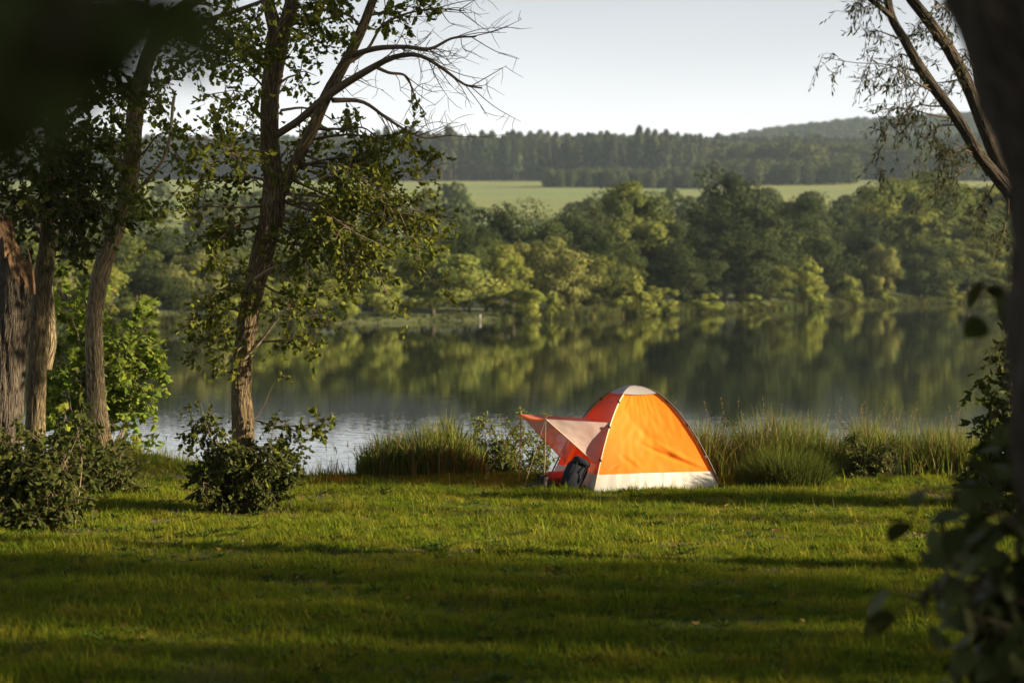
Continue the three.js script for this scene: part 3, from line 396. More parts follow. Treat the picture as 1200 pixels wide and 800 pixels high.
{ // the broken stump with torn orange wood
  const d = 23, foot = W(6, 600, d), o = thing('broken_stump', 'thick broken tree stump with torn orange splinters at its top', 'tree stump', V(foot.x, lawnH(foot.x, -d) - 0.1, -d));
  // bark up to a slanting, jagged break; torn wood inside it
  const [path, rad] = traced([[-10, 640, 76], [-6, 570, 60], [-1, 500, 53], [5, 430, 50], [11, 370, 48], [16, 310, 46], [19, 230, 42]], d, 60), S = 72, K = 60, p = [], uv = [], idx = [], at = (t) => { const q = t * K, a = Math.min(K - 1, Math.floor(q)); return [path[a].clone().lerp(path[a + 1], q - a), lerp(rad[a], rad[a + 1], q - a)]; };
  const cut = a => clamp(0.86 - 0.10 * Math.cos(a) - 0.03 * Math.sin(a) + 0.05 * N3(Math.cos(a) * 3.2, Math.sin(a) * 3.2, 4) + 0.03 * N3(Math.cos(a) * 11, Math.sin(a) * 11, 2), 0.5, 1);
  const rim = [];
  for (let k = 0; k <= K; k++) for (let s = 0; s <= S; s++) { const a = s / S * 2 * Math.PI, t = k / K * cut(a), [c, r0] = at(t), len = t * 3.4, cx = Math.cos(a), sy = Math.sin(a); let r = r0 * (1 + 0.12 * (0.5 - Math.abs(N3(cx * 5.2 + 51, sy * 5.2, len * 2.2)) * 2.2) + 0.06 * N3(cx * 11 + 51, sy * 11, len * 5) + 0.08 * N3(cx * 1.1, sy * 1.1, len)) * (1 + 0.35 * Math.exp(-len / 0.3)); const q = V(c.x + cx * r, c.y, c.z + sy * r); if (k === K) rim.push([q, c, r]); p.push(q.x, q.y, q.z); uv.push(a / 6.283 * 3, len / 0.9); }
  for (let k = 0; k < K; k++) for (let s = 0; s < S; s++) { const a = k * (S + 1) + s, b = a + S + 1; idx.push(a, b + 1, a + 1, a, b, b + 1); }
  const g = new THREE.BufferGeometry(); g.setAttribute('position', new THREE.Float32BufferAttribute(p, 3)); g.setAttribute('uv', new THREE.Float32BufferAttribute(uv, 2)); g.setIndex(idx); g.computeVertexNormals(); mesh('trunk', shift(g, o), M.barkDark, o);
  const tp = [], tu = [], ti = [], Q = 12; // torn face: from the rim inwards, in upright fibres
  for (let k = 0; k <= Q; k++) rim.forEach(([q, c, r], s) => { const f = 1 - k / Q * 0.97, x = c.x + (q.x - c.x) * f * 0.985, z = c.z + (q.z - c.z) * f * 0.985, mid = W(19, 292, d).y, y = lerp(q.y, mid, Math.pow(k / Q, 0.8)) + (k ? 0.05 * N3(x * 22, z * 22, 5) + 0.04 * N3(x * 60, z * 60, 1) : -0.004); tp.push(x, y, z); tu.push(s / S * 6, y * 1.2); });
  for (let k = 0; k < Q; k++) for (let s = 0; s < S; s++) { const a = k * (S + 1) + s, b = a + S + 1; ti.push(a, b + 1, a + 1, a, b, b + 1); }
  const tg = new THREE.BufferGeometry(); tg.setAttribute('position', new THREE.Float32BufferAttribute(tp, 3)); tg.setAttribute('uv', new THREE.Float32BufferAttribute(tu, 2)); tg.setIndex(ti); tg.computeVertexNormals(); mesh('torn_wood', shift(tg, o), M.torn, o).userData.label = 'torn orange inner wood';
  for (const [x, top, w, dz] of [[35, 285, 7, -0.17]]) { const sp = new Tubes(), pp = smoothPath([W(x + 4, 345, d + dz), W(x + 2, (345 + top) / 2, d + dz), W(x - 4, top, d + dz + 0.03)], 10); sp.add(pp, pp.map((_, k) => Math.max(0.003, w / 2 / FPX * d * (1 - Math.pow(k / 10, 1.5)) * (0.8 + 0.5 * N3(k * 0.8, x, 1)))), 7); mesh('splinter', shift(sp.geo(), o), M.torn, o); }
}
function bushThing(name, label, cat, px, d, targets, opt, seed, spreadBase = 10, mat = M.leaf, twigM = M.twig) {
  const R = rng(seed), x = (px - 600) / FPX * d, p = V(x, lawnH(x, -d), -d), o = thing(name, label, cat, p), T = new Tubes(), B = new Bag();
  for (const [tx, ty, dz, e] of targets) { const s = p.clone(); s.x += (tx - px) / FPX * d * 0.25 + (R() - 0.5) * spreadBase / FPX * d; s.z -= dz * 0.3; s.y = Math.min(s.y, lawnH(s.x, s.z)) - 0.02; spray(T, B, R, s, W(tx, ty, d + dz), { r: 0.014, shoots: 9, shootLen: 0.4, twigs: 4, twigLen: 0.2, leaves: 4, size: 0.09, cols: GREEN.dark, sag: 0.12, from: 0.1, ...opt, ...e }); }
  mesh('stems', shift(T.geo(), o), twigM, o); mesh('foliage', shift(B.geo(), o), mat, o); return o;
}
bushThing('maple_bush', 'bright green maple sapling thicket behind the curving tree', 'bush', 105, 28.2, [[172, 372, 0], [160, 345, 0.3], [135, 330, 0.5], [80, 320, 0.3], [62, 350, -0.2], [150, 410, -0.3], [168, 430, 0], [90, 390, -0.2], [70, 420, 0.2], [140, 450, 0.3], [80, 460, -0.2], [100, 440, 0.4], [155, 475, 0], [65, 490, 0.1], [95, 355, 0.4], [125, 395, 0.4], [75, 380, 0.5], [172, 400, 0.2], [60, 310, 0.4]], { cols: GREEN.maple, size: 0.125, wide: 0.95, shape: 2, leaves: 3, shootLen: 0.42, shoots: 8, from: 0.35, flat: 1, droop: 0.3 }, 61);
{ const R = rng(88), t = []; for (let k = 0; k < 26; k++) t.push([lerp(-50, 98, R()), lerp(485, 605, R()), (R() - 0.5) * 1.2]); bushThing('low_bush', 'dark sprawling bush in front of the broken stump', 'bush', 40, 21.4, t, { size: 0.075, shootLen: 0.3, shoots: 9, droop: 0.3 }, 62, 60); }
{ const R = rng(89), t = []; for (let k = 0; k < 12; k++) t.push([lerp(70, 150, R()), lerp(520, 560, R()), (R() - 0.5) * 1.0]); bushThing('nettle_patch', 'dark nettle patch round the curving tree foot', 'bush', 108, 24.8, t, { size: 0.07, shootLen: 0.25, shoots: 7, droop: 0.2 }, 63, 60); }

{ // willow at the right, its limbs reaching into the picture
  const d = 18.2, R = rng(15), foot = W(1262, 660, d), o = thing('willow_tree', 'slender leaved willow with two dark limbs rising behind the nearest trunk', 'tree', V(foot.x, lawnH(foot.x, -d) - 0.1, -d));
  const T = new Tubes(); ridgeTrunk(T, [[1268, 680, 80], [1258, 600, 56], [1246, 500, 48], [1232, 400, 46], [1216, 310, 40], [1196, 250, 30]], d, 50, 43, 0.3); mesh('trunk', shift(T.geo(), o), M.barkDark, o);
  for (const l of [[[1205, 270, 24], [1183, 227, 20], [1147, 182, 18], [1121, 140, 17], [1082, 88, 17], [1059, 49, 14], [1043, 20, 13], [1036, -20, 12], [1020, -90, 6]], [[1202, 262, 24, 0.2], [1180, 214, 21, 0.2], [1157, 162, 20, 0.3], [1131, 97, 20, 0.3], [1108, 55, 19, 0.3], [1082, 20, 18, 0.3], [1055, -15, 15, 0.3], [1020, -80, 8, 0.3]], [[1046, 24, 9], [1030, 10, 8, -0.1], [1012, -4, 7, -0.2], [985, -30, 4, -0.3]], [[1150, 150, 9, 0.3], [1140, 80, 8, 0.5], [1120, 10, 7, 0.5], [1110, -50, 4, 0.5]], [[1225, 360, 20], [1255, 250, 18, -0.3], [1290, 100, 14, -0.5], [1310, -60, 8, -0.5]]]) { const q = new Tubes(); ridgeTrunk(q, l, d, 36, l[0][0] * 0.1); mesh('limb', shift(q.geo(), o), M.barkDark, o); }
  const Tw = new Tubes(), B = new Bag();
  const sp = (a, b, dz, e = {}) => spray(Tw, B, R, W(a[0], a[1], d), W(b[0], b[1], d + dz), { r: 0.01, shoots: 8, shootLen: 0.32, twigs: 4, twigLen: 0.14, leaves: 4, size: 0.062, wide: 0.26, cols: GREEN.willow, sag: 0.1, droop: 0.35, shape: 0, ...e });
  for (const [a, b, dz, e] of [[[1121, 140], [1018, 130], -0.3], [[1100, 112], [962, 68], -0.3, { shoots: 6, shootLen: 0.2, from: 0.45 }], [[1082, 88], [1015, 85], 0.3], [[1059, 49], [1005, 45], -0.3, { shoots: 6 }], [[1147, 182], [1095, 195], -0.3], [[1160, 200], [1110, 170], 0.3], [[1110, 125], [1035, 150], 0.4, { shoots: 7 }], [[1070, 65], [1040, 70], 0.4], [[1090, 100], [1060, 130], -0.5], [[1131, 97], [1085, 110], 0.5], [[1108, 55], [1070, 40], 0.5], [[1130, 150], [1085, 160], 0.6], [[1040, 10], [1000, 5], 0.3], [[1140, 80], [1120, 60], 0.6], [[1125, 20], [1095, 10], 0.6], [[1060, 0], [1020, -20], -0.4], [[1180, 225], [1172, 300], -0.4, { sag: 0, shoots: 7, shootLen: 0.2 }], [[1170, 205], [1150, 250], 0.4, { sag: 0, shoots: 5, shootLen: 0.2 }], [[1150, 190], [1105, 215], -0.2, { shoots: 6 }], [[1230, 420], [1170, 400], 0.3, {}], [[1090, 10], [1130, 30], 0.4], [[1230, 400], [1300, 250], 0.5]]) sp(a, b, dz, e);
  sp([1050, 140], [1030, 205], -0.2, { shoots: 4, shootLen: 0.15, r: 0.004, sag: 0 });
  mesh('crown', shift(B.geo(), o), M.leaf, o); mesh('twigs', shift(Tw.geo(), o), M.twig, o);
}
{ // the nearest trunk, leaning over the right edge
  const d = 5, foot = W(1352, 1250, d), o = thing('leaning_trunk', 'thick dark leaning trunk in front of the willow limbs', 'tree', V(foot.x, lawnH(foot.x, -d) - 0.1, -d));
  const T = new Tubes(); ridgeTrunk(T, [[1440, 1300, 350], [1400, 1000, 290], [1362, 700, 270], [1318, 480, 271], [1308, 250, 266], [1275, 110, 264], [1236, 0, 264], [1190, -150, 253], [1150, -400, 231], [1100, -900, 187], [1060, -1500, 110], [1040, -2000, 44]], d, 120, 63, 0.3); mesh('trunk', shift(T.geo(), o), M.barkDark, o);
  const R = rng(16), Tw = new Tubes(), B = new Bag();
  const sp = (a, b, dz) => spray(Tw, B, R, W(a[0], a[1], d), W(b[0], b[1], d + dz), { r: 0.03, shoots: 12, shootLen: 0.9, twigs: 6, twigLen: 0.3, leaves: 5, size: 0.09, cols: GREEN.dark });
  for (const [a, b, dz] of [[[1120, -700], [1800, -900], 0.5], [[1100, -900], [700, -1400], 0.8], [[1080, -1200], [1700, -1500], -0.5], [[1060, -1500], [400, -1700], 0.3], [[1050, -1700], [1500, -2300], 0.3], [[1040, -2000], [800, -2400], -0.8], [[1130, -600], [1400, -1100], -1.5], [[1100, -1000], [1000, -1500], -2]]) sp(a, b, dz);
  mesh('crown', shift(B.geo(), o), M.leaf, o); mesh('twigs', shift(Tw.geo(), o), M.twig, o);
}
{ const R = rng(90), t = []; for (let k = 0; k < 30; k++) { const q = R(); t.push([lerp(1172, 1262, Math.pow(R(), 0.8)) + 0, lerp(415, 600, q), (R() - 0.5) * 0.7]); } t.push([1178, 392, 0], [1190, 360, 0], [1165, 470, 0], [1158, 520, 0.2], [1160, 560, -0.2]); bushThing('dark_bush', 'tall dark bush closing the shore beyond the straw tipped grass', 'bush', 1215, 23.2, t, { size: 0.1, shootLen: 0.3, shoots: 10, droop: 0.25 }, 64, 90); }

// leaves close to the lens: a sapling at the right, a low spray at the left, a hanging bough at the upper left
const nearLeafGeo = (() => { const s = new THREE.Shape(); s.moveTo(0, 0); s.bezierCurveTo(0.22, 0.1, 0.42, 0.3, 0.36, 0.55); s.bezierCurveTo(0.3, 0.8, 0.1, 0.92, 0, 1); s.bezierCurveTo(-0.1, 0.92, -0.3, 0.8, -0.36, 0.55); s.bezierCurveTo(-0.42, 0.3, -0.22, 0.1, 0, 0); const g = new THREE.ExtrudeGeometry(s, { depth: 0.006, bevelEnabled: false, curveSegments: 5, steps: 1 }); const p = g.attributes.position; for (let i = 0; i < p.count; i++) { const x = p.getX(i), y = p.getY(i); p.setZ(i, p.getZ(i) + 0.25 * Math.abs(x) - 0.18 * y * y); } g.computeVertexNormals(); return g; })();
const nearLeafMats = [[0.085, 0.11, 0.022], [0.105, 0.125, 0.026], [0.075, 0.095, 0.02]].map(c => new THREE.MeshPhysicalMaterial({ color: col(...c), roughness: 0.6, transmission: 0.3, thickness: 0, side: THREE.DoubleSide, specularIntensity: 0.4 }));
function nearSpray(name, label, cat, footPos, boughs, seed, size, spread) { // every leaf is a leaf of its own
  const R = rng(seed), o = thing(name, label, cat, footPos), T = new Tubes();
  for (const [pts, leaves, r] of boughs) {
    const path = smoothPath(pts, 16); T.add(path, path.map((_, k) => r * (1 - 0.045 * k)), 6);
    for (let k = 0; k < leaves; k++) {
      const t = 0.25 + 0.75 * (k + R()) / leaves, P = path[Math.min(16, Math.floor(t * 16))].clone(), q = P.clone().addScaledVector(rv(R), spread * (0.4 + 0.8 * R())); q.y -= spread * 0.15;
      T.add([P, P.clone().lerp(q, 0.5).add(V(0, spread * 0.06, 0)), q], [0.0022, 0.0018, 0.0013], 4);
      const m = mesh('leaf', nearLeafGeo, nearLeafMats[k % 3], o); m.position.copy(q).sub(o.position); const u = q.clone().sub(P).normalize().multiplyScalar(0.7).addScaledVector(rv(R), 0.5); u.y -= 0.25; u.normalize();
      const n = V(0, 1, 0).addScaledVector(rv(R), 0.8), s = u.clone().cross(n).normalize(); m.quaternion.setFromRotationMatrix(new THREE.Matrix4().makeBasis(s, u, s.clone().cross(u))); m.scale.setScalar(size * (0.7 + 0.6 * R()));
    }
  }
  mesh('stems', shift(T.geo(), o), M.twig, o); return o;
}
{
  const d = 7.5, g = (x, dd) => V(x, lawnH(x, -dd) - 0.03, -dd), f = g(2.28, d);
  nearSpray('near_sapling', 'blurred dark sapling leaves in front of the leaning trunk', 'sapling', f, [
    [[f, W(1265, 760, d), W(1180, 690, d - 0.1), W(1110, 655, d - 0.2)], 26, 0.008], [[f, W(1270, 720, d), W(1200, 620, d + 0.1), W(1120, 600, d + 0.2)], 20, 0.008], [[f, W(1262, 800, d), W(1195, 740, d - 0.3), W(1140, 720, d - 0.4)], 20, 0.008],
    [[f, W(1275, 700, d), W(1230, 560, d), W(1195, 480, d)], 30, 0.009], [[f, W(1280, 780, d), W(1240, 700, d + 0.2), W(1190, 650, d + 0.3)], 26, 0.008], [[f, W(1265, 820, d), W(1215, 780, d - 0.2), W(1170, 790, d - 0.3)], 22, 0.007], [[f, W(1275, 720, d), W(1225, 620, d), W(1185, 560, d + 0.1)], 26, 0.009], [[f, W(1290, 640, d), W(1240, 440, d), W(1180, 345, d + 0.2), W(1165, 320, d + 0.3)], 24, 0.009],
    [[f, W(1290, 760, d), W(1235, 660, d - 0.2), W(1150, 590, d - 0.2), W(1075, 570, d - 0.2)], 24, 0.008], [[f, W(1270, 830, d), W(1215, 800, d), W(1120, 770, d - 0.2)], 24, 0.007], [[f, W(1290, 700, d), W(1250, 560, d + 0.2), W(1215, 500, d + 0.2)], 34, 0.008], [[f, W(1280, 780, d), W(1235, 740, d), W(1190, 720, d)], 34, 0.008], [[f, W(1280, 740, d), W(1230, 660, d), W(1190, 610, d)], 34, 0.008], [[f, W(1270, 780, d), W(1190, 700, d - 0.2), W(1095, 690, d - 0.3), W(1070, 700, d - 0.3)], 24, 0.007], [[f, W(1280, 800, d), W(1200, 750, d), W(1110, 740, d)], 26, 0.007], [[f, W(1285, 740, d), W(1200, 640, d + 0.2), W(1110, 640, d + 0.2)], 26, 0.007],
      [[f, W(1275, 700, d), W(1190, 610, d - 0.2), W(1100, 575, d - 0.2), W(1065, 580, d - 0.2)], 22, 0.008], [[f, W(1275, 760, d), W(1180, 690, d + 0.2), W(1090, 660, d + 0.3)], 24, 0.008], [[f, W(1265, 800, d), W(1180, 760, d), W(1120, 790, d)], 24, 0.008], [[f, W(1265, 760, d), W(1190, 680, d), W(1150, 650, d)], 26, 0.008], [[f, W(1265, 800, d), W(1200, 750, d), W(1160, 740, d)], 26, 0.008],
  ], 91, 0.115, 0.13);
  const f2 = g(-0.35, 1.3); f2.y = lawnH(-0.35, -1.3) - 0.03;
  nearSpray('near_sprig', 'dark blurred weed tip poking up before the lawn', 'plant', f2, [[[f2, W(200, 1500, 1.3), W(235, 1000, 1.3), W(240, 755, 1.3)], 22, 0.004], [[f2, W(210, 1500, 1.35), W(290, 1000, 1.35), W(285, 760, 1.35)], 16, 0.003]], 92, 0.05, 0.022);
  // a tree left of the camera whose bough hangs before the lens
  const p = V(-2.2, lawnH(-2.2, -1.6) - 0.1, -1.6), q = W(-10, -60, 1.5), r = W(90, 45, 1.25);
  const o = nearSpray('hanging_bough_tree', 'near tree whose dark blurred bough hangs over the mossy trunk', 'tree', p, [[[V(-2.1, 3.6, -1.6), V(-1.2, 3.5, -1.55), q, r], 46, 0.012], [[V(-2.1, 3.7, -1.6), V(-1.2, 3.4, -1.6), W(-100, 20, 1.5), W(20, 90, 1.4)], 40, 0.012], [[V(-2.1, 3.75, -1.6), V(-1.1, 3.6, -1.5), W(60, -130, 1.35), W(165, -5, 1.3)], 34, 0.01], [[V(-2.1, 3.75, -1.6), V(-1.3, 3.55, -1.5), W(-80, -60, 1.5), W(50, 20, 1.5)], 40, 0.01], [[V(-2.1, 3.6, -1.6), V(-1.3, 3.3, -1.6), W(-120, 60, 1.5), W(30, 130, 1.45)], 34, 0.01], [[V(-2.1, 3.6, -1.6), V(-1.2, 3.45, -1.6), W(-40, 10, 1.5), W(110, 100, 1.45)], 26, 0.009]], 93, 0.06, 0.05);
  const T = new Tubes(), pp = smoothPath([V(-2.3, 0.8, -1.6), V(-2.2, 1.6, -1.6), V(-2.15, 3, -1.6), V(-2.1, 5, -1.7), V(-2.2, 8, -1.6)], 40); T.add(pp, pp.map((_, k) => 0.2 * (1 - 0.016 * k)), 28, { ridge: 0.12, seed: 5, flare: l => 0.4 * Math.exp(-l / 0.3) }); mesh('trunk', shift(T.geo(), o), M.barkDark, o);
}
// trees beside the lawn, right of the picture, whose shade falls across it
{
  const protos = [1, 2].map(s => { const R = rng(700 + s), B = new Bag(), T = new Tubes(), h = 11; const p = smoothPath([V(0, -0.2, 0), V(0.1, 2, 0.1), V(-0.1, 5, 0), V(0.2, 10, 0)], 14); T.add(p, p.map((_, k) => 0.24 * (1 - 0.06 * k)), 14, { ridge: 0.1, seed: s });
    return [T, B, R, p, h]; });
  const shade = (x, z, lo, hi, w, n, seed, label) => {
    const R = rng(seed), o = thing('shade_tree', label, 'tree', V(x, lawnH(x, z) - 0.05, z), 'trees beside the lawn'), T = new Tubes(), B = new Bag();
    const p = smoothPath([V(0, -0.2, 0), V(0.1, hi * 0.25, 0.1), V(-0.15, hi * 0.5, 0), V(0.1, hi * 0.92, 0)], 16); T.add(p, p.map((_, k) => 0.25 * (1 - 0.055 * k)), 16, { ridge: 0.1, seed });
    for (let k = 0; k < n; k++) { const y = lerp(lo, hi, (k + R()) / n), a = R() * 6.283, pr = Math.sqrt(Math.max(0.08, 1 - ((y - (lo + hi) / 2) / (hi - lo) * 2) ** 2)), s = p[Math.min(16, Math.max(1, Math.round(y / hi * 13)))], e = V(Math.cos(a) * w * 0.5 * pr, y, Math.sin(a) * w * 0.5 * pr); spray(T, B, R, s.clone(), e, { r: 0.05, shoots: 10, shootLen: 1.1, twigs: 4, twigLen: 0.5, leaves: 3, size: 0.26, cols: GREEN.dark, from: 0.25 }); }
    mesh('trunk', T.geo(), M.barkDark, o); mesh('crown', B.geo(), M.leaf, o);
  };
  const l1 = 'broad low crowned tree shading the near lawn', l2 = 'tall clear stemmed tree standing well out beside the lawn', l3 = 'leafy tree at the back of the lawn beyond the leaning trunk';
  shade(15, -11.4, 0.7, 10, 4.2, 32, 801, l1); shade(19, -13.3, 0.8, 11, 3.0, 18, 802, l1);
  shade(24, -17.6, 14.5, 21, 7, 34, 805, l2); shade(31, -18.7, 15, 22, 7, 34, 806, l2); shade(9.5, -3.2, 0.8, 9, 5, 34, 807, l3); shade(8.5, 0.2, 0.8, 9, 5, 40, 810, l3); shade(12, -5.6, 0.8, 9, 4, 32, 816, l3); shade(12.5, 1.3, 1.5, 11, 5, 44, 817, l3); shade(-6, 5, 3, 11, 7, 26, 808, l3); shade(2, 7, 3, 12, 7, 26, 809, l3);
  const l4 = 'high crowned tree whose boughs roof the near lawn'; shade(6.8, -10.2, 6.5, 12, 9, 34, 812, l4); shade(-6.2, -10.5, 6.2, 12, 9, 34, 813, l4); shade(-3.4, -4, 6.2, 12, 9, 30, 814, l4); shade(8.5, -15.5, 8, 13, 7, 26, 815, l4);
}

// ---------------------------------------------------------------- reeds and tall grass on the bank
const REED = [[0.14, 0.185, 0.024], [0.115, 0.16, 0.022], [0.19, 0.21, 0.036], [0.25, 0.225, 0.06], [0.12, 0.16, 0.024], [0.27, 0.19, 0.085]];
function reeds(name, label, x0, x1, z0, z1, n, h, seed, o = {}) {
  const R = rng(seed), B = new Bag(), cx = (x0 + x1) / 2, cz = (z0 + z1) / 2, t = thing(name, label, 'tall grass', V(cx, lawnH(cx, cz), cz), 'tall grass along the bank');
  for (let k = 0; k < n; k++) {
    let x = lerp(x0, x1, R()), z = lerp(z0, z1, R()); if (o.round) { const a = R() * 6.283, q = Math.sqrt(R()); x = cx + Math.cos(a) * q * (x1 - x0) / 2; z = cz + Math.sin(a) * q * Math.abs(z1 - z0) / 2; }
    const edge = Math.min(1, (x - x0) / 0.5, (x1 - x) / 0.4), hh = h * (0.45 + 0.6 * R()) * (0.55 + 0.45 * clamp(edge)) * (1 + 0.35 * N3(x * 1.6, z, seed)), a = R() * 6.283, y = Math.max(lawnH(x, z), WATER - 0.3) - 0.02;
    const e = Math.sqrt(((x - cx) / (x1 - x0)) ** 2 + ((z - cz) / (z1 - z0)) ** 2) * 2, out = o.round ? V(x - cx, 0, z - cz).normalize() : V(Math.cos(a), 0, Math.sin(a)); if (o.round) out.addScaledVector(V(Math.cos(a), 0, Math.sin(a)), 0.7).normalize();
    const sa = R() * 6.283; B.blade(V(x - cx, y - t.position.y, z - cz), out, hh, (o.w || 0.014) * (0.6 + 0.8 * R()), (0.12 + 0.85 * R() * R()) * (o.round ? 0.7 + e : 1), vary(R, (o.cols || REED)[Math.floor(R() * (o.cols || REED).length)], 0.25), 4, V(Math.cos(sa), 0, Math.sin(sa)));
  }
  for (let k = 0; k < (o.stalks || 0); k++) { // seed heads
    const x = lerp(x0, x1, R()), z = lerp(z0, z1, R()), y = lawnH(x, z), hh = h * (0.85 + 0.35 * R()), a = R() * 6.283, ln = V(Math.cos(a), 0, Math.sin(a)), c = vary(R, [0.30, 0.24, 0.13], 0.2), b = V(x - cx, y - t.position.y, z - cz);
    B.blade(b, ln, hh, 0.006, 0.12, c, 3); for (let j = 0; j < 9; j++) { const q = 0.8 + 0.2 * R(); B.leaf(V(b.x + ln.x * 0.12 * q * q * hh, b.y + hh * q * (1 - 0.042 * q), b.z + ln.z * 0.12 * q * q * hh), V((R() - 0.5) * 0.8, 1, (R() - 0.5) * 0.8).normalize(), V(1, 0, 0), 0.035, 0.01, c, 0, 0.1); }
  }
  mesh('blades', B.geo(), M.grass, t); return t;
}
reeds('reed_bed', 'dense green reeds on the bank left of the tent awning', -2.05, -0.35, -26.95, -28.2, 3200, 0.8, 31, { w: 0.02, stalks: 6 });
reeds('reed_bed', 'sparse short reeds at the water beside the leafy base bush', -2.9, -1.9, -26.9, -27.5, 160, 0.4, 32, { w: 0.013, stalks: 5 });
reeds('reed_bed', 'tall fine grass right behind the tent', 2.0, 4.5, -26.6, -28.4, 6400, 0.92, 33, { w: 0.014, stalks: 26 });
reeds('grass_tussock', 'round dark tussock of drooping grass beside the tent', 2.85, 4.0, -25.3, -26.3, 2600, 0.66, 34, { round: true, w: 0.012, cols: [[0.075, 0.1, 0.016], [0.09, 0.115, 0.018], [0.11, 0.13, 0.024]] });
reeds('reed_bed', 'tall straw tipped grass between the tussock and the dark bush', 4.3, 6.5, -26.8, -28.4, 5600, 0.86, 35, { w: 0.014, stalks: 50 });
reeds('reed_bed', 'wispy grass on the mound under the curving tree', -6.1, -4.0, -26.2, -27.2, 900, 0.3, 36, { w: 0.008, stalks: 24 });
{ const t = [], R = rng(95); for (let k = 0; k < 34; k++) t.push([lerp(555, 652, R()), lerp(482, 545, R()), (R() - 0.5) * 0.8]); t.push([612, 476, 0, { shoots: 4, shootLen: 0.08 }]); bushThing('nettle_bush', 'sunlit yellow green nettles behind the awning poles', 'bush', 596, 27.65, t, { cols: [[0.21, 0.245, 0.04], [0.18, 0.215, 0.036], [0.25, 0.265, 0.055], [0.14, 0.175, 0.03]], size: 0.06, wide: 0.42, shoots: 7, shootLen: 0.17, twigs: 4, twigLen: 0.1, leaves: 3, r: 0.008, sag: 0.02 }, 65, 60); }
{ const t = [], R = rng(96); for (let k = 0; k < 14; k++) t.push([lerp(1000, 1050, R()), lerp(510, 550, R()), (R() - 0.5) * 0.5]); bushThing('weed_bush', 'olive leafy weeds in the straw tipped grass', 'bush', 1026, 26.7, t, { cols: [[0.13, 0.145, 0.035], [0.1, 0.12, 0.03], [0.16, 0.16, 0.05]], size: 0.065, wide: 0.5, shoots: 8, shootLen: 0.16, twigs: 4, twigLen: 0.1, leaves: 4, r: 0.006 }, 66, 50); }

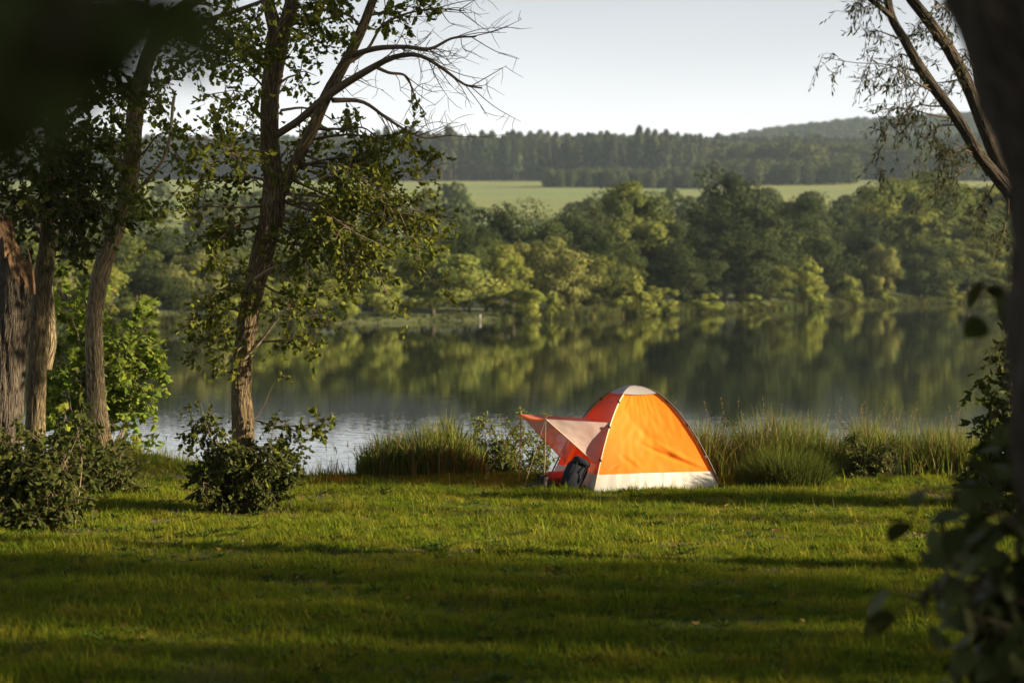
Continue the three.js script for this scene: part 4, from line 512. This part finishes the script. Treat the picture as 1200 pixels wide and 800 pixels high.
// ---------------------------------------------------------------- lawn grass
{
  const tuft = (seed, n, spread, h, w) => { const R = rng(seed), B = new Bag(); for (let k = 0; k < n; k++) { const a = R() * 6.283, s = R() * 6.283, q = Math.sqrt(R()) * spread; B.blade(V(Math.cos(s) * q, -0.005, Math.sin(s) * q), V(Math.cos(a), 0, Math.sin(a)), h * (0.4 + 0.75 * R()), w * (0.7 + 0.6 * R()), 0.2 + 0.7 * R(), vary(R, [1, 1, 1], 0.22), 2); } return B.geo(); };
  const geos = [tuft(1, 16, 0.06, 0.065, 0.005), tuft(2, 14, 0.055, 0.085, 0.005), tuft(3, 18, 0.07, 0.05, 0.0055)], lists = [[], [], [], []], R = rng(77);
  const spread = (x0, x1, z0, z1, per) => { const n = (x1 - x0) * (z1 - z0) * per; for (let k = 0; k < n; k++) {
    const x = lerp(x0, x1, R()), z = lerp(z0, z1, R()); if (z < shoreZ(x) - 0.25) continue; if (Math.abs(x) > 0.28 * -z + 1.2) continue;
    const s = soilAt(x, z); if (R() < s * 0.8) continue;
    const m = fbm(x * 0.8, z * 0.8, 4, 3), dry = clamp(0.25 + 1.3 * fbm(x * 1.9 + 9, z * 1.9, 8, 3) + 0.6 * s), g = [lerp(0.165, 0.31, dry), lerp(0.225, 0.28, dry), lerp(0.014, 0.034, dry)];
    const i = Math.floor(R() * 3), sc = (0.65 + 0.6 * R()) * (1 + 1.3 * m) * (1 - 0.35 * s) * (R() < 0.06 ? 1.7 : 1); lists[i].push([x, lawnH(x, z), z, sc, vary(R, g, 0.16)]);
  } };
  spread(-7.5, 7.5, -19, -12, 620); spread(-9, 9, -28.6, -19, 430);
  geos.forEach((g, i) => { const im = new THREE.InstancedMesh(g, M.grass, lists[i].length), m = new THREE.Matrix4(), q = new THREE.Quaternion(); lists[i].forEach(([x, y, z, s, c], k) => { m.compose(V(x, y, z), q.setFromAxisAngle(V(0, 1, 0), R() * 6.28), V(s, s, s)); im.setMatrixAt(k, m); im.setColorAt(k, col(...c)); }); im.name = numbered('lawn_grass'); stuff(im); tag(im, ['short sunlit lawn grass between tent and foreground', 'longer blades mixed through the lawn', 'fine low blades carpeting the lawn'][i], 'grass'); im.castShadow = im.receiveShadow = true; scene.add(im); });
  // taller stray stalks and small dock plants
  const B = new Bag(); for (let k = 0; k < 420; k++) { const z = -lerp(20, 27, R()), x = (R() - 0.5) * 0.52 * -z, a = R() * 6.283; if (z < shoreZ(x)) continue; B.blade(V(x, lawnH(x, z), z), V(Math.cos(a), 0, Math.sin(a)), 0.12 + 0.14 * R(), 0.005, 0.3, vary(R, [0.24, 0.24, 0.09], 0.25), 3); }
  const g = mesh('stray_stalks', B.geo(), M.grass); stuff(g); tag(g, 'pale stray grass stalks standing above the lawn', 'grass');
  const wb = new Bag(); { const Q = rng(5); for (let k = 0; k < 9; k++) { const a = k * 0.7 + Q() * 0.4, u = V(Math.cos(a), 0.35 + 0.3 * Q(), Math.sin(a)).normalize(), sd = u.clone().cross(V(0, 1, 0)).normalize(); wb.leaf(V(0, 0.005, 0), u, sd, 0.06 + 0.05 * Q(), 0.03, vary(Q, [1, 1, 1], 0.2), 1, 0.2); } }
  const lb = new Bag(); lb.leaf(V(0, 0.02, 0), V(1, 0.1, 0).normalize(), V(0, 0.2, 1).normalize(), 0.06, 0.04, [1, 1, 1], 1, 0.3);
  for (const [nm, geo, n, label, cc] of [['lawn_weeds', wb.geo(), 900, 'small broad leaved weeds scattered through the lawn', [[0.12, 0.17, 0.025], [0.09, 0.14, 0.022]]], ['fallen_leaves', lb.geo(), 500, 'dry fallen leaves scattered on the lawn', [[0.28, 0.18, 0.07], [0.18, 0.1, 0.04]]]]) {
    const im = new THREE.InstancedMesh(geo, M.grass, n), m = new THREE.Matrix4(), q = new THREE.Quaternion(); for (let k = 0; k < n; k++) { const z = -lerp(13, 27, R()), x = (R() - 0.5) * 0.54 * -z, s = 0.6 + 0.7 * R(); m.compose(V(x, Math.max(lawnH(x, z), -0.2) + (nm === 'fallen_leaves' ? 0.02 : 0.01), z), q.setFromAxisAngle(V(0, 1, 0), R() * 6.28), V(s, s, s)); im.setMatrixAt(k, m); im.setColorAt(k, col(...vary(R, cc[k % 2], 0.25))); } im.name = nm; stuff(im); tag(im, label, 'ground litter'); im.castShadow = true; scene.add(im); }
  // crumbs of dry earth in the bare patches
  const cg = new THREE.IcosahedronGeometry(1, 1); { const p = cg.attributes.position; for (let i = 0; i < p.count; i++) { const f = 1 + 0.5 * N3(p.getX(i) * 1.7, p.getY(i) * 1.7, p.getZ(i) * 1.7); p.setXYZ(i, p.getX(i) * f, p.getY(i) * f * 0.6, p.getZ(i) * f); } cg.computeVertexNormals(); }
  const cl = []; for (let k = 0; k < 26000 && cl.length < 1500; k++) { const z = -lerp(19.5, 26.5, R()), x = (R() - 0.5) * 0.54 * -z; if (soilAt(x, z) > 0.5) cl.push([x, lawnH(x, z), z, 0.006 + 0.026 * R() * R()]); }
  const im = new THREE.InstancedMesh(cg, new THREE.MeshStandardMaterial({ color: 0xffffff, roughness: 1 }), cl.length), m = new THREE.Matrix4(), q = new THREE.Quaternion(); cl.forEach(([x, y, z, s], i) => { m.compose(V(x, y, z), q.setFromAxisAngle(V(0.2, 1, 0.1).normalize(), R() * 6), V(s * 1.3, s, s)); im.setMatrixAt(i, m); im.setColorAt(i, col(...vary(R, [0.12, 0.08, 0.048], 0.35))); }); im.name = 'earth_crumbs'; stuff(im); tag(im, 'dry brown earth crumbs in bare lawn patches', 'soil'); scene.add(im);
}

// ---------------------------------------------------------------- the tent
{
  const A = V(1.012, 0, -25.05), th = 18 * Math.PI / 180, ux = V(Math.cos(th), 0, -Math.sin(th)), uz = V(-Math.sin(th), 0, -Math.cos(th));   // along the bright side; along the door side
  const LA = 1.66, LD = 1.62, H = 1.235, corner = [A, A.clone().addScaledVector(ux, LA), A.clone().addScaledVector(ux, LA).addScaledVector(uz, LD), A.clone().addScaledVector(uz, LD)];
  const C = corner[0].clone().add(corner[2]).multiplyScalar(0.5), gy = lawnH(C.x, C.z);
  const o = thing('dome_tent', 'small orange dome tent with raised awning on the lawn', 'tent', V(C.x, gy, C.z)), cs = corner.map(c => c.clone().sub(C).setY(0));
  const fabric = (c, tr, rough = 0.6) => new THREE.MeshPhysicalMaterial({ color: col(...c), roughness: rough, transmission: tr, thickness: 0, side: THREE.DoubleSide, specularIntensity: 0.4, sheen: 0.2, sheenRoughness: 0.5 });
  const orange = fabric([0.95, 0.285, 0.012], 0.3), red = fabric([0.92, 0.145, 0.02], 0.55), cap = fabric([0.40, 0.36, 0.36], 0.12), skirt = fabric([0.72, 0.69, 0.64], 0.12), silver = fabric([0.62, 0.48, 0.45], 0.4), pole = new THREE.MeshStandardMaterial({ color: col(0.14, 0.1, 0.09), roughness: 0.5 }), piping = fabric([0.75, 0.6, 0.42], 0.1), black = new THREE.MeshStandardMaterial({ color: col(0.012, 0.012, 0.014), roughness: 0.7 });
  const rr = h => Math.sqrt(Math.max(0, 1 - h));
  // a point of side k at height share h, s across
  const side = (k, h, s, push = 0) => { const a = cs[k], b = cs[(k + 1) % 4], r = rr(h), n = a.clone().add(b).normalize(), sag = 0.055 * Math.sin(Math.PI * s) * Math.sin(Math.PI * Math.min(1, h * 1.02)); const p = a.clone().lerp(b, s).multiplyScalar(r).addScaledVector(n, -sag + push); p.y = h * H; return p; };
  const sheet = (fn, nu, nv) => { const p = [], uv = [], idx = []; for (let j = 0; j <= nv; j++) for (let i = 0; i <= nu; i++) { const q = fn(i / nu, j / nv); p.push(q.x, q.y, q.z); uv.push(i / nu, j / nv); } for (let j = 0; j < nv; j++) for (let i = 0; i < nu; i++) { const a = j * (nu + 1) + i, b = a + nu + 1; idx.push(a, a + 1, b + 1, a, b + 1, b); } const g = new THREE.BufferGeometry(); g.setAttribute('position', new THREE.Float32BufferAttribute(p, 3)); g.setAttribute('uv', new THREE.Float32BufferAttribute(uv, 2)); g.setIndex(idx); g.computeVertexNormals(); return g; };
  const h0 = 0.165, h1 = 0.952;   // top of the skirt, bottom of the cap
  // creases: pulled folds running to the far lower corner and small ones above the skirt
  const fold = (s, h, s0, hh0, s1, hh1, w, amp) => { const dx = s1 - s0, dy = hh1 - hh0, l = Math.hypot(dx, dy), t = clamp(((s - s0) * dx + (h - hh0) * dy) / (l * l)), q = Math.hypot(s - s0 - dx * t, h - hh0 - dy * t); return -amp * Math.exp(-((q / w) ** 2)) * Math.sin(Math.PI * clamp(t * 0.96 + 0.04)); };
  const wrinkle = (k, s, h) => k === 0 ? fold(s, h, 0.38, 0.46, 0.98, 0.16, 0.02, 0.030) + fold(s, h, 0.5, 0.5, 0.99, 0.18, 0.022, -0.020) + fold(s, h, 0.15, 0.38, 0.36, 0.2, 0.012, 0.014) + fold(s, h, 0.25, 0.36, 0.42, 0.19, 0.01, -0.01) + fold(s, h, 0.1, 0.2, 0.2, 0.27, 0.012, 0.01) + fold(s, h, 0.05, 0.9, 0.8, 0.25, 0.035, 0.01) + 0.015 * fbm(s * 3, h * 4, 7, 3) + 0.006 * N3(s * 14, h * 9, 2) : 0.012 * fbm(s * 4, h * 4, k * 5, 3);
  for (let k = 0; k < 4; k++) {
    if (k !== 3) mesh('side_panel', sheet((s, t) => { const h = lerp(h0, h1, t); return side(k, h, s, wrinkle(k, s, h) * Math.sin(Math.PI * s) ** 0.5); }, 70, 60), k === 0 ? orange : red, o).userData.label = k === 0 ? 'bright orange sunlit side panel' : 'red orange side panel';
    mesh('skirt', sheet((s, t) => { const h = lerp(0, h0, t), p = side(k, h, s, 0.006 + (1 - t) * (0.012 + 0.022 * Math.abs(N3(s * 9, k, 3))) + 0.022 * N3(s * 16, t * 1.2, k + 2) * Math.sin(Math.PI * s)); p.y = h * H - (1 - t) * 0.012; return p; }, 60, 8), skirt, o);
  }
  // the door side: panel above the awning, strips either side of the opening
  const hd = 0.66, sA = 0.9, sD = 0.1;
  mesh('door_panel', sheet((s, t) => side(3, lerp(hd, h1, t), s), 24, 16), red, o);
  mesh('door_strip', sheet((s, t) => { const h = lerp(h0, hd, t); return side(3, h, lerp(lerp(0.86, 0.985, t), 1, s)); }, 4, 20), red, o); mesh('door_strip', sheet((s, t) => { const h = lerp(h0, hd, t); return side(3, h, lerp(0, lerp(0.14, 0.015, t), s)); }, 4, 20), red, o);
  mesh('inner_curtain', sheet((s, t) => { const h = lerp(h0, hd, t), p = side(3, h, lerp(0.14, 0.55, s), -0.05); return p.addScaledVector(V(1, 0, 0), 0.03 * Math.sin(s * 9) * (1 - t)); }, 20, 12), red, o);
  mesh('floor', sheet((s, t) => { const p = cs[0].clone().lerp(cs[1], s).lerp(cs[3].clone().lerp(cs[2], s), t); p.y = 0.03; return p; }, 6, 6), fabric([0.3, 0.3, 0.32], 0), o);
  // cap over the crossing of the poles
  const capPt = (k, s, t) => { const h = lerp(h1 - 0.025, 1, t), r = rr(h), p = cs[k].clone().lerp(cs[(k + 1) % 4], s).multiplyScalar(r * 1.02 + 0.012); p.y = h * H + 0.02 - 0.018 * Math.sin(Math.PI * s) * (1 - t); return p; };
  for (let k = 0; k < 4; k++) mesh('cap_panel', sheet((s, t) => capPt(k, s, t), 12, 10), cap, o);
  // pole sleeves, piping, clips
  const sleeve = (k, mat, r, push) => { const pts = []; for (let i = 0; i <= 30; i++) { const h = Math.sin(i / 30 * Math.PI / 2), p = cs[k].clone().multiplyScalar(rr(h)); p.addScaledVector(cs[k].clone().normalize(), push); p.y = h * H + push * 0.4; pts.push(p); } const T = new Tubes(); T.add(pts, pts.map(() => r), 8); return T.geo(); };
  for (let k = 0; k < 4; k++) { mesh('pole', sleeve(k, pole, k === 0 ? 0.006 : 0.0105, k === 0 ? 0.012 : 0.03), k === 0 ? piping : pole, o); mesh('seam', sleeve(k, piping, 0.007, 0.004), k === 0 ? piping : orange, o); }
  for (const k of [0, 1, 3]) for (const h of [0.3, 0.62, 0.86]) { const p = cs[k].clone().multiplyScalar(rr(h)).addScaledVector(cs[k].clone().normalize(), 0.02); p.y = h * H + 0.008; const m = mesh('clip', new THREE.CapsuleGeometry(0.014, 0.02, 3, 8), k === 1 && h === 0.3 ? skirt : black, o); m.position.copy(p); m.rotation.z = 0.6; }
  // the awning: roof sheet, two wings, two poles
  const nearTop = side(3, hd, 0.985), farTop = side(3, hd, 0.015), out = cs[0].clone().add(cs[3]).setY(0).normalize(), nOut = nearTop.clone().addScaledVector(out, 0.86), fOut = farTop.clone().addScaledVector(out, 0.88); nOut.y = fOut.y = hd * H + 0.075;
  nearTop.y += 0.01; farTop.y += 0.01;
  const roof = mesh('awning', sheet((s, t) => { const a = farTop.clone().lerp(nearTop, s), b = fOut.clone().lerp(nOut, s), p = a.lerp(b, t); p.y -= 0.035 * Math.sin(Math.PI * s) * (0.3 + 0.7 * t) + 0.03 * Math.sin(Math.PI * t) * (0.4 + 0.6 * Math.sin(Math.PI * s)); return p; }, 30, 24), red, o);
  mesh('hem', sheet((s, t) => { const p = fOut.clone().lerp(nOut, s); p.y -= 0.035 * Math.sin(Math.PI * s) + 0.028 * t - 0.004; p.addScaledVector(out, 0.006); return p; }, 30, 2), orange, roof);
  const wing = (top, tip, low, mat) => mesh('awning_wing', sheet((s, t) => { const a = top.clone().lerp(tip, s), b = top.clone().lerp(low, t), p = top.clone().addScaledVector(tip.clone().sub(top), s * (1 - t)).addScaledVector(low.clone().sub(top), t); p.addScaledVector(uz, 0.03 * Math.sin(Math.PI * s) * Math.sin(Math.PI * t) + 0.008 * N3(s * 6, t * 6, 1)); p.y -= 0.006; return p; }, 24, 24), mat, o);
  const nLow = side(3, 0.25, 0.90), fLow = side(3, 0.2, 0.12); const wings = [wing(nearTop, nOut, nLow, silver), wing(farTop, fOut, fLow, silver)];
  for (const [tp, low, wg] of [[nOut, nLow, wings[0]], [fOut, fLow, wings[1]]]) { const T = new Tubes(); T.add([tp.clone().add(V(0, -0.008, 0.006)), tp.clone().lerp(low, 0.5).add(V(0, 0, 0.008)), low], [0.007, 0.008, 0.007], 6); mesh('hem', T.geo(), piping, wg); }
  for (const [q, m] of [[nOut, M.twigPale], [fOut, M.twigPale]]) { const T = new Tubes(), f = q.clone().addScaledVector(out, 0.03); f.y = lawnH(f.x + C.x, f.z + C.z) - gy - 0.04; const top = q.clone().add(V(0, 0.03, 0)); T.add([f, f.clone().lerp(top, 0.5).add(V(0.004, 0, 0)), top], [0.0075, 0.0075, 0.007], 8); mesh('awning_pole', T.geo(), m, o); }
  for (const [q, e] of [[nOut, 0.0], [fOut, 0.35]]) { const T = new Tubes(), f = q.clone().addScaledVector(out, 0.3 + e * 0.3).addScaledVector(uz, e); f.y = lawnH(f.x + C.x, f.z + C.z) - gy - 0.01; T.add([q, f], [0.002, 0.002], 4); mesh('guy_line', T.geo(), piping, o); }

  // the rucksack leaning at the door, the boots, the rolled red sleeping bag
  const at = (x, y, dd) => W(x, y, dd);
  const navy = new THREE.MeshPhysicalMaterial({ color: col(0.006, 0.009, 0.022), roughness: 0.8, sheen: 0.1 }), strapM = new THREE.MeshStandardMaterial({ color: col(0.01, 0.01, 0.013), roughness: 0.8 });
  const bp = at(671, 577, 25.25); bp.y = lawnH(bp.x, bp.z); const b = thing('backpack', 'dark navy rucksack leaning against the tent doorway', 'backpack', bp);
  const blob = (rx, ry, rz, seed, pow = 0.7) => { const g = new THREE.SphereGeometry(1, 36, 28), p = g.attributes.position; for (let i = 0; i < p.count; i++) { let x = p.getX(i), y = p.getY(i), z = p.getZ(i); const f = q => Math.sign(q) * Math.pow(Math.abs(q), pow), n = 1 + 0.07 * fbm(x * 2 + seed, y * 2, z * 2, 3); p.setXYZ(i, f(x) * rx * n, f(y) * ry * n, f(z) * rz * n); } g.computeVertexNormals(); return g; };
  const body = new THREE.Group(); const lean = -0.5; b.rotation.set(0, 0.25, 0); b.scale.setScalar(0.88);
  const put = (name, g, m, x, y, z, rz = lean, rx = -0.12) => { const q = mesh(name, g, m, b); q.rotation.set(rx, 0, rz); q.position.set(x, y, z); return q; };
  put('main_bag', blob(0.155, 0.225, 0.11, 1), navy, 0.03, 0.225, 0); put('lid', blob(0.13, 0.06, 0.115, 2, 0.8), navy, 0.13, 0.40, 0.005); put('front_pocket', blob(0.115, 0.12, 0.055, 3), navy, -0.01, 0.15, 0.105);
  for (const s of [-0.07, 0.07]) { const T = new Tubes(), f = (x, y, z) => V(x, y, z).applyEuler(new THREE.Euler(-0.12, 0, lean)).add(V(0.03, 0.225, 0)); T.add(smoothPath([f(s, 0.2, 0.09), f(s * 1.05, 0.12, 0.15), f(s * 1.05, -0.05, 0.165), f(s, -0.19, 0.1)], 12), Array(13).fill(0.009), 6); mesh('strap', T.geo(), strapM, b); }
  { const T = new Tubes(); T.add(smoothPath([V(-0.1, 0.05, 0.1), V(-0.16, 0.02, 0.15), V(-0.05, 0.012, 0.2), V(0.08, 0.02, 0.17), V(0.16, 0.03, 0.1)], 14), Array(15).fill(0.01), 6); mesh('shoulder_strap', T.geo(), strapM, b); }
  const bootM = new THREE.MeshStandardMaterial({ color: col(0.018, 0.015, 0.013), roughness: 0.7 }), sole = new THREE.MeshStandardMaterial({ color: col(0.03, 0.025, 0.02), roughness: 0.9 });
  const boot = (x, y, dd, turn, label) => { const p = at(x, y, dd); p.y = lawnH(p.x, p.z); const t = thing('hiking_boot', label, 'boot', p); t.rotation.y = turn; const foot = new Tubes(); const fp = smoothPath([V(-0.12, 0.055, 0), V(-0.05, 0.06, 0), V(0.05, 0.05, 0), V(0.13, 0.035, 0), V(0.155, 0.03, 0)], 14); foot.add(fp, [0.03, 0.045, 0.05, 0.05, 0.05, 0.05, 0.048, 0.046, 0.045, 0.043, 0.041, 0.038, 0.033, 0.024, 0.01], 12); const sh = new Tubes(); sh.add(smoothPath([V(-0.07, 0.07, 0), V(-0.075, 0.13, 0), V(-0.085, 0.19, 0)], 6), [0.05, 0.048, 0.046, 0.047, 0.05, 0.053, 0.05], 12, { cap: false }); const up = mesh('upper', mergeGeometries([foot.geo(), sh.geo()]), bootM, t); const so = new THREE.Shape(); so.absellipse(0, 0, 0.15, 0.05, 0, 6.283); mesh('sole', new THREE.ExtrudeGeometry(so, { depth: 0.022, bevelSize: 0.004, bevelThickness: 0.004, bevelSegments: 2 }).rotateX(-Math.PI / 2), sole, t); const l = new Tubes(); l.add([V(0.0, 0.1, 0.03), V(0.02, 0.108, 0), V(0.0, 0.1, -0.03)], [0.004, 0.004, 0.004], 5); mesh('lace', l.geo(), sole, up); };
  boot(641, 572, 25.3, 0.3, 'dark hiking boot under the awning, standing nearer the rucksack'); boot(631, 574, 25.15, 2.6, 'dark hiking boot lying at the awning pole foot');
  const sp = at(655, 567, 25.75); sp.y = lawnH(sp.x, sp.z); const sb = thing('sleeping_bag', 'crumpled red sleeping bag in the tent doorway behind the rucksack', 'sleeping bag', sp); const sg = blob(0.2, 0.09, 0.15, 6, 0.8); { const p = sg.attributes.position; for (let i = 0; i < p.count; i++) { const f = 1 + 0.18 * N3(p.getX(i) * 14, p.getY(i) * 14, p.getZ(i) * 14); p.setXYZ(i, p.getX(i) * f, p.getY(i) * f + 0.085, p.getZ(i) * f); } sg.computeVertexNormals(); } mesh('quilt', sg, fabric([0.45, 0.05, 0.035], 0.1), sb); mesh('drawcord', (() => { const T = new Tubes(); T.add(smoothPath([V(-0.15, 0.12, 0.06), V(-0.19, 0.06, 0.12), V(-0.15, 0.01, 0.17)], 8), Array(9).fill(0.004), 5); return T.geo(); })(), strapM, sb);
}
renderer.render(scene, camera);
